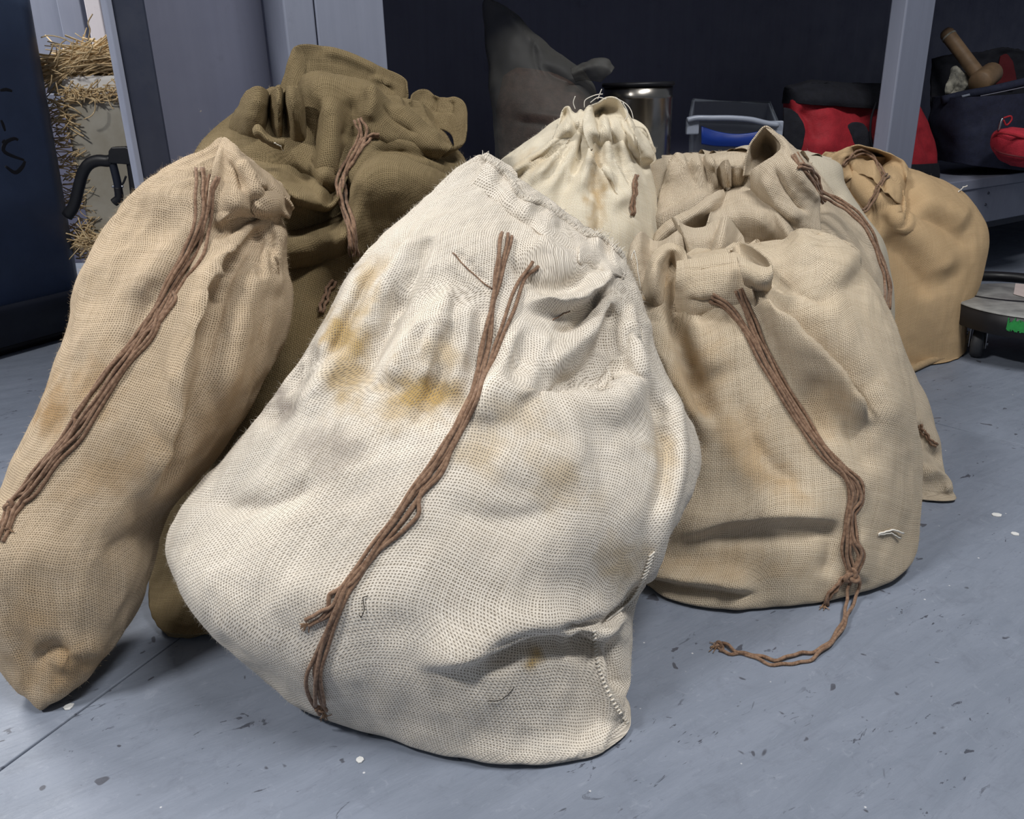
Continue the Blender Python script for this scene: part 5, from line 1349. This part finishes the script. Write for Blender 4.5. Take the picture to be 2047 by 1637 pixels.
MB().tube(spline([fl_, bl_, br_, fr2], 40) if 0 else np.array([fl_, bl_, br_, fr2]), .005, 8).build('rim', M['clear_box'], x_)
arch = spline([atY(x, y, Yf - .02) for x, y in ((1374, 240), (1392, 236), (1420, 236), (1460, 236), (1500, 239), (1530, 246), (1556, 250))], 30)
MB().tube(arch, .0065, 10).build('handle', M['milky'], x_)
for (x, y) in ((1384, 252), (1550, 258)):
    q0, q1 = atY(x - 10, y - 16, Yf - .015), atY(x + 10, y + 16, Yf + .002)
    MB().hexa([(q0[0], q0[1], q1[2]), (q1[0], q0[1], q1[2]), (q1[0], q1[1], q1[2]), (q0[0], q1[1], q1[2]), (q0[0], q0[1], q0[2]), (q1[0], q0[1], q0[2]), (q1[0], q1[1], q0[2]), (q0[0], q1[1], q0[2])]).build('handle_lug', M['milky'], x_, .003)
flat_sheet('blue_band', [pxrow([(1402, 252), (1430, 262), (1465, 268), (1500, 266), (1530, 258)], Yf - .008), pxrow([(1402, 270), (1430, 278), (1465, 280), (1500, 279), (1530, 272)], Yf - .012), pxrow([(1402, 288), (1430, 292), (1465, 293), (1500, 293), (1530, 290)], Yf - .008)], M['blue_plastic'], x_, 30, 12, .004, 0)

# red and black tool bag
tb = thing('tool_bag', 'red and black cloth tool bag on the shelf, partly hidden by the right-hand post', 'tool bag')
P = loft([(1570, 352, 1876, 350, 2.52, .10, 0, 3.2, -.16), (1566, 330, 1876, 332, 2.52, .115, 0, 3.2, -.16), (1567, 290, 1872, 300, 2.52, .115, 0, 3.0, -.16), (1568, 240, 1858, 258, 2.52, .105, 0, 3.0, -.16), (1568, 205, 1842, 222, 2.52, .095, 0, 2.8, -.16), (1570, 196, 1836, 208, 2.52, .09, 0, 2.8, -.16)], 80, 60)
P = sculpt(crumple(P, .006, 9, 5), [('v', 14, .02, [(1595, 215), (1620, 240), (1630, 290)]), ('r', 16, .014, [(1640, 210), (1660, 250), (1650, 310)]), ('v', 12, .015, [(1720, 210), (1735, 250), (1740, 300)]), ('v', 10, .012, [(1838, 250), (1852, 290), (1872, 318)])])
loft_mesh('bag_body', P, M['red_cloth'], tb)
P = loft([(1567, 206, 1844, 224, 2.52, .105, 0, 2.8, -.16), (1567, 195, 1838, 212, 2.52, .11, 0, 2.8, -.16), (1568, 180, 1830, 190, 2.52, .10, 0, 2.6, -.16), (1575, 172, 1818, 175, 2.52, .07, 0, 2.4, -.16), (1620, 165, 1790, 166, 2.52, .03, 0, 2.2, -.16)], 70, 30)
loft_mesh('zip_top', crumple(P, .009, 10, 7), M['black_cloth'], tb)
P = loft([(1568, 354, 1879, 352, 2.52, .108, 0, 3.2, -.16), (1565, 335, 1879, 336, 2.52, .121, 0, 3.2, -.16), (1565, 322, 1877, 322, 2.52, .121, 0, 3.2, -.16)], 70, 16)
loft_mesh('base_band', P, M['black_cloth'], tb)
flat_sheet('end_patch', [pxrow([(1566, 215), (1580, 218), (1594, 228)], 2.26), pxrow([(1566, 250), (1590, 250), (1608, 256)], 2.255), pxrow([(1566, 290), (1588, 288), (1604, 290)], 2.255), pxrow([(1566, 325), (1580, 322), (1592, 318)], 2.26)], M['black_cloth'], tb, 20, 24, .006)
flat_sheet('end_patch', [pxrow([(1694, 250), (1708, 244), (1726, 248), (1736, 264)], 2.36), pxrow([(1690, 275), (1708, 270), (1728, 272), (1740, 284)], 2.36), pxrow([(1690, 312), (1708, 310), (1728, 312), (1740, 316)], 2.36)], M['black_cloth'], tb, 20, 20, .006)
MB().tube(spline([atY(x, y, 2.35) for x, y in ((1752, 205), (1742, 235), (1740, 270), (1746, 300))], 16), .003, 7).build('strap', M['black_cloth'], tb)

# open dark tool bag with a mallet
ob = thing('tool_bag', 'open dark navy tool bag with red trim at the right end of the shelf', 'tool bag')
P = loft([(1862, 322, 2140, 345, 2.80, .15, 0, 3.0, -.12), (1856, 290, 2142, 310, 2.80, .16, 0, 3.0, -.12), (1858, 240, 2144, 240, 2.80, .155, 0, 2.8, -.12), (1864, 196, 2146, 175, 2.80, .15, 0, 2.8, -.12)], 80, 50)
loft_mesh('bag_body', crumple(P, .010, 8, 9), M['navy_cloth'], ob, True, False)
flat_sheet('back_flap', [pxrow([(1862, 118), (1900, 110), (1960, 104), (1995, 96), (2030, 98), (2080, 112)], 2.98), pxrow([(1862, 150), (1900, 146), (1960, 140), (2000, 134), (2035, 134), (2085, 140)], 2.97), pxrow([(1862, 215), (1900, 210), (1960, 200), (2000, 196), (2035, 190), (2090, 190)], 2.94)], M['black_cloth'], ob, 40, 20, .01, .004)
flat_sheet('red_lining', [pxrow([(2000, 112), (2012, 108), (2024, 122)], 2.93), pxrow([(1994, 140), (2012, 138), (2030, 148)], 2.92), pxrow([(1990, 170), (2012, 168), (2034, 168)], 2.91)], plain('dark_red_lining', (0.10, 0.008, 0.012), .9), ob, 16, 16, .006)
MB().tube(spline([atY(x, y, 2.66) for x, y in ((1884, 200), (1925, 190), (1980, 180), (2040, 166), (2100, 152))], 24), .013, 10).build('front_rim', M['navy_cloth'], ob)
MB().tube(spline([atY(x, y, 2.645) for x, y in ((1960, 192), (2000, 184), (2047, 174), (2100, 162))], 24), .0016, 6).build('piping', plain('grey_piping', (.2, .2, .25), .6), ob)
flat_sheet('red_trim', [pxrow([(1994, 206), (2012, 198), (2047, 188), (2090, 178)], 2.635), pxrow([(1996, 216), (2014, 212), (2047, 205), (2090, 196)], 2.635)], M['red_cloth'], ob, 20, 8, .006)
q = flat_sheet('zip_pull', [pxrow([(1922, 191), (1938, 187)], 2.64), pxrow([(1923, 195), (1939, 191)], 2.64)], M['milky'], ob, 6, 4, .003, 0)
ml = thing('mallet', 'pale wooden mallet standing head down in the open navy tool bag', 'mallet')
h0, h1 = atY(1889, 62, 2.86), atY(1966, 164, 2.74)
tt = np.linspace(0, 1, 22); MB().tube(h0 + (h1 - h0) * tt[:, None], np.interp(tt, [0, .03, .08, .5, 1], [.015, .021, .0215, .021, .022]), 18).build('handle', M['wood'], ml)
MB().tube(h0 + (h1 - h0) * np.linspace(.10, .125, 4)[:, None], .0225, 18).build('handle_ring', M['white_rag'], ml)
g0, g1 = atY(1957, 166, 2.70), atY(1983, 146, 2.78)
dd = (g1 - g0); MB().tube(g0 + dd * np.array([0, .06, .94, 1.0])[:, None], [.030, .034, .034, .030], 20).build('head', M['wood'], ml)
rg = thing('rag', 'stained white rag tucked beside the mallet in the open tool bag', 'rag')
flat_sheet('rag_cloth', [pxrow([(1900, 142), (1908, 136), (1922, 142), (1936, 152)], 2.80), pxrow([(1896, 160), (1910, 155), (1924, 160), (1940, 168)], 2.775), pxrow([(1890, 184), (1902, 186), (1918, 182), (1940, 180)], 2.77), pxrow([(1892, 200), (1904, 202), (1920, 198), (1940, 194)], 2.78)], M['white_rag'], rg, 30, 30, .003, .006)

rp = thing('pouch', 'bright red padded pouch with silver clip at the right edge of the shelf', 'pouch')
P = loft([(2020, 332, 2150, 345, 2.47, .06, 0, 2.3, -.05), (1996, 316, 2165, 335, 2.47, .09, 0, 2.3, -.05), (1984, 292, 2172, 312, 2.47, .10, 0, 2.3, -.05), (1982, 275, 2172, 292, 2.47, .10, 0, 2.3, -.05), (1992, 262, 2165, 275, 2.47, .09, 0, 2.2, -.05), (2020, 256, 2140, 265, 2.47, .05, 0, 2.1, -.05)], 60, 40)
loft_mesh('pouch_body', crumple(P, .004, 14, 3), M['red_plush'], rp)
MB().tube(spline([atY(x, y, Y) for x, y, Y in ((1984, 280, 2.46), (1992, 268, 2.42), (2010, 266, 2.365), (2035, 272, 2.365), (2070, 280, 2.365), (2110, 286, 2.37))], 30), .004, 8).build('piping', M['red_cloth'], rp)
MB().tube(spline([atY(x, y, Y) for x, y, Y in ((1986, 296, 2.43), (2000, 305, 2.40), (2030, 312, 2.37), (2070, 318, 2.365))], 30), .0025, 8).build('zip', plain('dark_red_zip', (.12, .01, .015), .6), rp)
MB().tube(spline([atY(x, y, 2.43) for x, y in ((2004, 236), (2000, 246), (1996, 262))], 10), .0035, 8).build('clip', M['steel'], rp)
MB().tube(spline([atY(x, y, 2.44) for x, y in ((2006, 236), (2020, 232), (2022, 240), (2012, 250), (2006, 240))], 16), .0025, 8).build('clip_tag', M['red_cloth'], rp)

# dolly on casters, lower right
dl = thing('dolly', 'round grey-topped dolly on casters with black edge and green paint, lower right', 'dolly')
zt = .135; c0 = onfloor(2075, 596, zt); e_ = onfloor(1936, 606, zt); rd = np.linalg.norm((c0 - e_)[:2])
MB().lathe([(.001, zt - .004), (rd * .3, zt - .004), (rd - .004, zt - .0035), (rd, zt - .006), (rd, zt - .008)], (c0[0], c0[1], 0), 72).build('deck', M['deck'], dl)
MB().lathe([(.001, zt - .055), (rd - .004, zt - .055), (rd - .001, zt - .052), (rd - .001, zt - .010), (rd - .004, zt - .0085), (.001, zt - .0085)], (c0[0], c0[1], 0), 72).build('deck_edge', M['black'], dl)
v0 = np.array([-.62, -.78])
for k, (a, b_) in enumerate(((-.58, -.70), (-.70, .55), (.75, .5), (.62, -.66))):
    if k == 0:
        cc = onfloor(1966, 722, 0)[:2] + np.array([0.0, .035])
    else:
        cc = c0[:2] + np.array([a, b_]) * rd * .95
    cs = new_obj('caster', None, None, dl)
    yaw = .6; ax = np.array([math.cos(yaw), -math.sin(yaw), 0]); fwd_ = np.array([math.sin(yaw), math.cos(yaw), 0]); ctr = np.array([cc[0], cc[1], .034])
    MB().lathe([(.012, -.013), (.030, -.012), (.034, -.006), (.034, .006), (.030, .012), (.012, .013)], ctr, 32, ax).build('tyre', M['tyre'], cs)
    MB().lathe([(.001, -.0135), (.013, -.0135), (.013, .0135), (.001, .0135)], ctr, 20, ax).build('hub', M['tyre_light'], cs)
    for s_ in (-1, 1):
        o_ = ax * .017 * s_; a0 = ctr + o_
        m = MB(); w0, w1 = .010, .024; t3 = ax * .0012
        m.hexa([a0 - fwd_ * w0 - np.array([0, 0, .010]) - t3, a0 + fwd_ * w0 - np.array([0, 0, .010]) - t3, a0 + fwd_ * w0 - np.array([0, 0, .010]) + t3, a0 - fwd_ * w0 - np.array([0, 0, .010]) + t3,
                a0 - fwd_ * w1 + np.array([0, 0, .044]) - t3, a0 + fwd_ * (w0) + np.array([0, 0, .044]) - t3, a0 + fwd_ * (w0) + np.array([0, 0, .044]) + t3, a0 - fwd_ * w1 + np.array([0, 0, .044]) + t3]).build('fork', M['steel'], cs, .0006, 1)
    MB().lathe([(.001, .0), (.028, .0), (.028, .004), (.001, .004)], ctr + np.array([0, 0, .043]), 24).build('swivel_plate', M['steel'], cs)
    MB().lathe([(.001, -.021), (.005, -.021), (.005, .021), (.001, .021)], ctr, 12, ax).build('axle_bolt', M['steel'], cs)
def deckpt(x, y, dz=.0): return onfloor(x, y, zt - .0035 + dz)
MB().hexa([deckpt(2026, 588), deckpt(2062, 598), deckpt(2066, 570), deckpt(2030, 566), deckpt(2026, 588, .001), deckpt(2062, 598, .001), deckpt(2066, 570, .001), deckpt(2030, 566, .001)]).build('paper_label', M['label_pink'], dl)
ang = math.atan2(*(onfloor(2036, 652, zt - .03) - c0)[1::-1]); m = MB()
r_ = np.random.default_rng(5)
for i in range(26):
    a = ang + (i / 25 - .4) * .26; h_ = .016 + .012 * r_.random(); z0_ = zt - .040 + .004 * r_.random(); rr = rd + .0002
    m.hexa([(c0[0] + (rr + o) * math.cos(a + s), c0[1] + (rr + o) * math.sin(a + s), z) for z in (z0_, z0_ + h_) for o, s in ((0, -.006), (0, .006), (.0012, .006), (.0012, -.006))])
o = m.build('green_paint', M['green_paint'], dl); o['kind'] = 'stuff'
hc = c0 + np.array([.02, .14, 0]); t_ = np.linspace(0, 2 * math.pi, 60)
MB().tube(np.stack([hc[0] + (rd - .01) * np.cos(t_), hc[1] + (rd - .01) * np.sin(t_), np.full(60, .120)], 1), .013, 10, False).build('bumper_hoop', M['black'], dl)
# ---------------------------------------------------------------- left side: bin, straw stack, clamp, far rack
bn = thing('bin', 'large dark blue plastic bin with smudged black marks at the left edge', 'bin')
C = onfloor(196, 664); C[2] = 0; d1 = np.array([.48, .877, 0]); nb = np.array([.877, -.48, 0])
def bpt(a, o, z, tp): return C - d1 * a + nb * (o + tp) + d1 * tp * .7 + np.array([0, 0, z])
def bin_ring(z, tp, inset=0.0):   # rounded rectangle 0.75 x 0.55
    L, W, r = .75, .55, .05; pts = []
    for (cx, cy, a0) in ((L - r, -W + r, 0), (L - r, -r, 90), (r, -r, 180), (r, -W + r, 270)):
        pass
    for (ca, co, a0) in ((r, -r, -90), (r, -W + r, 180), (L - r, -W + r, 90), (L - r, -r, 0)):
        for k in range(7):
            an = math.radians(a0 + (0 if 0 else 0)) ; 
            th_ = math.radians({-90: 0, 180: 90, 90: 180, 0: 270}[a0] + k * 15)
            # local axes: a runs from the far corner towards the viewer, o runs outwards
            a = ca - (r - inset) * math.cos(th_) if a0 in (-90,) else ca - (r - inset) * math.cos(th_)
            o = co + (r - inset) * math.sin(th_ + math.pi / 2)
            pts.append((a, o))
    return pts
def rr_ring(z, tp, grow=0.0):
    L, W, r = .75, .55, .055; out = []
    for (ca, co, s0) in ((L - r, -r, 0), (r, -r, 90), (r, -W + r, 180), (L - r, -W + r, 270)):
        for k in range(8):
            th_ = math.radians(s0 + k * 90 / 7)
            a = ca + (r + grow) * math.cos(th_); o = co + (r + grow) * math.sin(th_)
            out.append(C - d1 * (a - tp * .7) + nb * (o + tp) + np.array([0, 0, z]))
    return out
def ring_mesh(rings):
    n = len(rings[0]); m = MB(); V = [p for r in rings for p in r]; f = []
    for i in range(len(rings) - 1):
        for j in range(n):
            k = (j + 1) % n; f.append((i * n + j, i * n + k, (i + 1) * n + k, (i + 1) * n + j))
    f.append(tuple(range(n - 1, -1, -1))); f.append(tuple((len(rings) - 1) * n + j for j in range(n)))
    return m.add(V, f, True)
ring_mesh([rr_ring(.13, .0), rr_ring(.4, .010), rr_ring(.7, .020), rr_ring(1.0, .030)]).build('bin_body', M['bin_blue'], bn)
ring_mesh([rr_ring(.03, -.002, .004), rr_ring(.105, .0, .006), rr_ring(.118, .0, .010), rr_ring(.128, .0, .006), rr_ring(.132, .0, -.002)]).build('base_rim', M['bin_rim'], bn)
ring_mesh([rr_ring(.002, -.03), rr_ring(.03, -.03)]).build('plinth', M['black'], bn)
def binhit(x, y, off_=.0):
    v = ray(x, y); n_ = nb - np.array([0, 0, 1]) * (.030 / .87) ; n_ = n_ / np.linalg.norm(n_); p_ = C + np.array([0, 0, .13]); t = (n_ @ (p_ - EYE)) / (n_ @ v); return EYE + v * t + n_ * off_
def smear(pts, r, k=1.0):
    P = spline([binhit(x, y, .0003) for x, y in pts], 14); m = MB(); m.tube(P, np.full(14, r) * (0.5 + .5 * np.sin(np.linspace(.3, 2.8, 14))), 8)
    o = m.build('black_mark', M['black'], bn); 
    # press the mark flat against the bin
    n_ = nb - np.array([0, 0, 1]) * (.030 / .87); n_ /= np.linalg.norm(n_); p_ = C + np.array([0, 0, .13])
    for v in o.data.vertices:
        q = np.array(v.co); h_ = (q - p_) @ n_; v.co = tuple(q - n_ * (h_ - .0004 - .08 * max(h_, 0)))
    return o
for pts, r in (([(48, 320), (30, 314), (12, 306), (6, 298), (12, 284), (28, 277), (36, 280)], .0055), ([(50, 322), (44, 334), (30, 345), (10, 332)], .006), ([(2, 240), (6, 250), (10, 262)], .004), ([(0, 181), (12, 179), (24, 182)], .004), ([(10, 280), (4, 286)], .004)):
    smear(pts, r)

# rack at the back left, straw stack standing on it
rk = thing('storage_rack', 'grey and white timber rack glimpsed at far left behind the straw', 'rack')
def board(px0, px1, Y0, Y1, z0, z1, name, mat):
    a, b_ = atY(px0, 100, Y0), atY(px1, 100, Y0)
    return MB().hexa([(a[0], Y0, z0), (b_[0], Y0, z0), (b_[0], Y1, z0), (a[0], Y1, z0), (a[0], Y0, z1), (b_[0], Y0, z1), (b_[0], Y1, z1), (a[0], Y1, z1)]).build(name, mat, rk, .003)
board(152, 330, 2.16, 2.75, .155, .185, 'platform', M['paint_grey'])
board(186, 216, 2.78, 2.86, 0, 1.2, 'post', M['paint_white'])
board(132, 178, 2.92, 2.96, 0, 1.2, 'upright_board', M['paint_grey'])
board(60, 136, 2.98, 3.02, .735, 1.2, 'upper_board', M['paint_grey'])
board(40, 180, 2.94, 2.975, .585, .63, 'rail', M['paint_grey'])
board(0, 330, 3.30, 3.33, 0, 1.2, 'back_board', M['paint_wall'])
for px0, px1, y0_, y1_ in ((160, 190, 0, 0.155), (230, 260, 0, 0.155)):
    board(px0, px1, 2.2, 2.3, 0, .155, 'bearer', M['paint_dark'])
db = thing('toolbox', 'black lidded box on the rack at far left above the straw', 'box')
a, b_ = atY(60, 92, 3.0), atY(140, 60, 3.0)
MB().hexa([(a[0], 3.05, .63), (b_[0], 3.05, .63), (b_[0], 3.25, .63), (a[0], 3.25, .63), (a[0], 3.05, .74), (b_[0] - .02, 3.05, .70), (b_[0] - .02, 3.25, .70), (a[0], 3.25, .74)]).build('box_body', M['black'], db, .006)
MB().tube([atY(78, 46, 3.03), atY(95, 48, 3.03), atY(112, 50, 3.03)], .008, 8).build('handle', M['tyre_light'], db)

stk = thing('foam_block', 'grubby upright pale foam block wrapped in straw, left of the dark post', 'block')
Yf = 2.27; a, b_ = atY(140, 300, Yf), atY(268, 300, Yf); zt_ = atY(200, 195, Yf)[2]
m = MB(); m.hexa([(a[0], Yf, .186), (b_[0], Yf, .186), (b_[0], Yf + .3, .186), (a[0], Yf + .3, .186), (a[0] - .004, Yf + .004, zt_), (b_[0], Yf + .004, zt_), (b_[0], Yf + .3, zt_), (a[0] - .004, Yf + .3, zt_)])
m.build('foam_body', M['foam'], stk, .02, 4)
sl = thing('foam_slab', 'clean white foam slab lying on top of the foam block under straw', 'slab')
a, b_ = atY(124, 180, Yf + .01), atY(262, 180, Yf + .01); z1_ = atY(170, 152, Yf + .01)[2]
MB().hexa([(a[0], Yf + .01, zt_ + .001), (b_[0], Yf + .01, zt_ + .001), (b_[0], Yf + .3, zt_ + .001), (a[0], Yf + .3, zt_ + .001), (a[0], Yf + .012, z1_), (b_[0], Yf + .012, z1_), (b_[0], Yf + .3, z1_), (a[0], Yf + .3, z1_)]).build('slab_body', plain('white_foam', (.78, .77, .76), .8, .06), sl, .01, 3)
def straws(parent, count, gen, seed, name='straw'):
    r_ = np.random.default_rng(seed); m = MB()
    for i in range(count):
        p, d_, l, bend = gen(r_); d_ = d_ / np.linalg.norm(d_)
        side = r_.normal(size=3) * bend; t = np.linspace(-.5, .5, 5)
        m.tube(p + d_ * l * t[:, None] + side * (t[:, None] ** 2) * l, .0011 + .0012 * r_.random(), 4, True)
    o = m.build(name, M['straw'], parent); tag(o, kind='stuff'); return o
st_ = thing('straw', 'loose heap of dry golden straw on and around the white foam slab', 'straw')
def g_top(r_):
    x = 95 + 165 * r_.random(); top = 116 - 26 * math.exp(-((x - 205) / 50) ** 2)
    y = top + 36 * r_.random() ** .8; Y = 2.27 + .22 * r_.random()
    return atY(x, min(y, 147), Y), np.array([1, .5 * r_.normal(), .22 + .25 * r_.normal()]), .10 + .14 * r_.random(), .25
straws(st_, 520, g_top, 1)
def g_band(r_):
    x = 120 + 140 * r_.random(); return atY(x, 186 + 8 * r_.normal(), 2.255 + .01 * r_.random()), np.array([1, .3 * r_.normal(), .6 * r_.normal()]), .02 + .03 * r_.random(), .5
straws(st_, 130, g_band, 2)
def g_side(r_):
    y = 196 + 320 * r_.random(); x = 118 + 16 * r_.normal() + (y - 190) * .15; x = min(x, 140 + (y - 190) * .16); return atY(x, y, 2.25 + .05 * r_.random()), np.array([1, .4 * r_.normal(), .5 * r_.normal()]), .02 + .05 * r_.random(), .5
straws(st_, 230, g_side, 3)
def g_floor(r_):
    x = 150 + 80 * r_.random(); return atY(x, 470 + 30 * r_.random(), 2.2 + .05 * r_.random()), np.array([1, .5 * r_.normal(), .5 * r_.normal()]), .04 + .06 * r_.random(), .5
straws(st_, 120, g_floor, 4)
m = MB()
for pts in ([(82, 75), (98, 71), (125, 76), (150, 88), (180, 96)], [(108, 125), (118, 105), (122, 88), (132, 80)], [(185, 28), (176, 45), (180, 60), (176, 80)], [(205, 180), (215, 196), (222, 212), (228, 218)], [(190, 200), (190, 220), (182, 232), (168, 238)], [(98, 175), (102, 165), (104, 150)], [(112, 165), (116, 182), (118, 190)]):
    m.tube(spline([atY(x, y, 2.235) for x, y in pts], 14), .0016, 5)
o = m.build('stray_straw', M['straw'], st_); o['kind'] = 'stuff'

ck = thing('clamp', 'black clamp-like bracket standing between blue bin and left sack', 'clamp')
Yc_ = 2.02
def bar(pts, wd, name, mat=None, Y=Yc_):
    P = spline([atY(x, y, Y) for x, y in pts], 26); MB().tube(P, wd, 4 if 0 else 12, True, .8).build(name, mat or M['black'], ck)
bar([(134, 432), (148, 410), (158, 372), (166, 345), (178, 328), (196, 321), (214, 322), (224, 320)], .0135, 'arm')
q = [atY(x, y, Yc_ - .012) for x, y in ((215, 326), (266, 330), (262, 298), (250, 293), (222, 294), (216, 302))]
m = MB(); n_ = len(q); m.add([tuple(p) for p in q] + [tuple(p + np.array([0, .028, 0])) for p in q], [tuple(range(n_)), tuple(range(2 * n_ - 1, n_ - 1, -1))] + [(i, n_ + i, n_ + (i + 1) % n_, (i + 1) % n_) for i in range(n_)])
m.build('top_plate', M['black'], ck, .003)
bar([(222, 315), (230, 345), (236, 372), (238, 400)], .0095, 'inner_leg', M['steel'] if 0 else M['bin_rim'])
bar([(260, 320), (264, 345), (268, 380), (270, 410)], .010, 'outer_leg')
bar([(268, 308), (276, 325), (280, 352), (284, 385)], .006, 'side_rod', M['bin_rim'])
bar([(238, 372), (246, 366), (252, 352)], .0025, 'trigger_wire')
bar([(236, 375), (238, 395), (228, 405)], .010, 'lower_grip')
bar([(224, 373), (236, 372), (246, 373)], .003, 'collar_pin', M['steel'])
# walls of the room, far behind
w_ = MB().hexa([(-6, 5.5, 0), (6, 5.5, 0), (6, 5.6, 0), (-6, 5.6, 0), (-6, 5.5, 3.0), (6, 5.5, 3.0), (6, 5.6, 3.0), (-6, 5.6, 3.0)]).build('wall_back', M['paint_grey'])
tag(w_, 'grey painted wall far behind the bench', kind='structure')
# paint flakes lying on the floor
for i, (x, y, s_, lab) in enumerate(((138, 1414, .0055, 'largest white paint flake, on the floor below the left tan sack'), (1992, 1030, .0065, 'white paint flake on the floor right of the grey-beige sack corner'), (2028, 1068, .0055, 'white paint flake on the floor near the right edge of the photo'), (720, 1520, .004, 'small white paint flake on the floor in front of the off-white sack'), (1316, 1418 - 300, .0, ''))):
    if not lab: continue
    c = onfloor(x, y); r_ = np.random.default_rng(i + 3); k = 7; pts = []
    for j in range(k):
        a = 2 * math.pi * j / k; pts.append((c[0] + s_ * (.7 + .5 * r_.random()) * math.cos(a), c[1] + s_ * (.7 + .5 * r_.random()) * math.sin(a)))
    o = extrude_poly(pts, .0004, .0016).build('paint_flake', M['chip']); tag(o, lab, 'flake', 'white paint flakes on the floor')
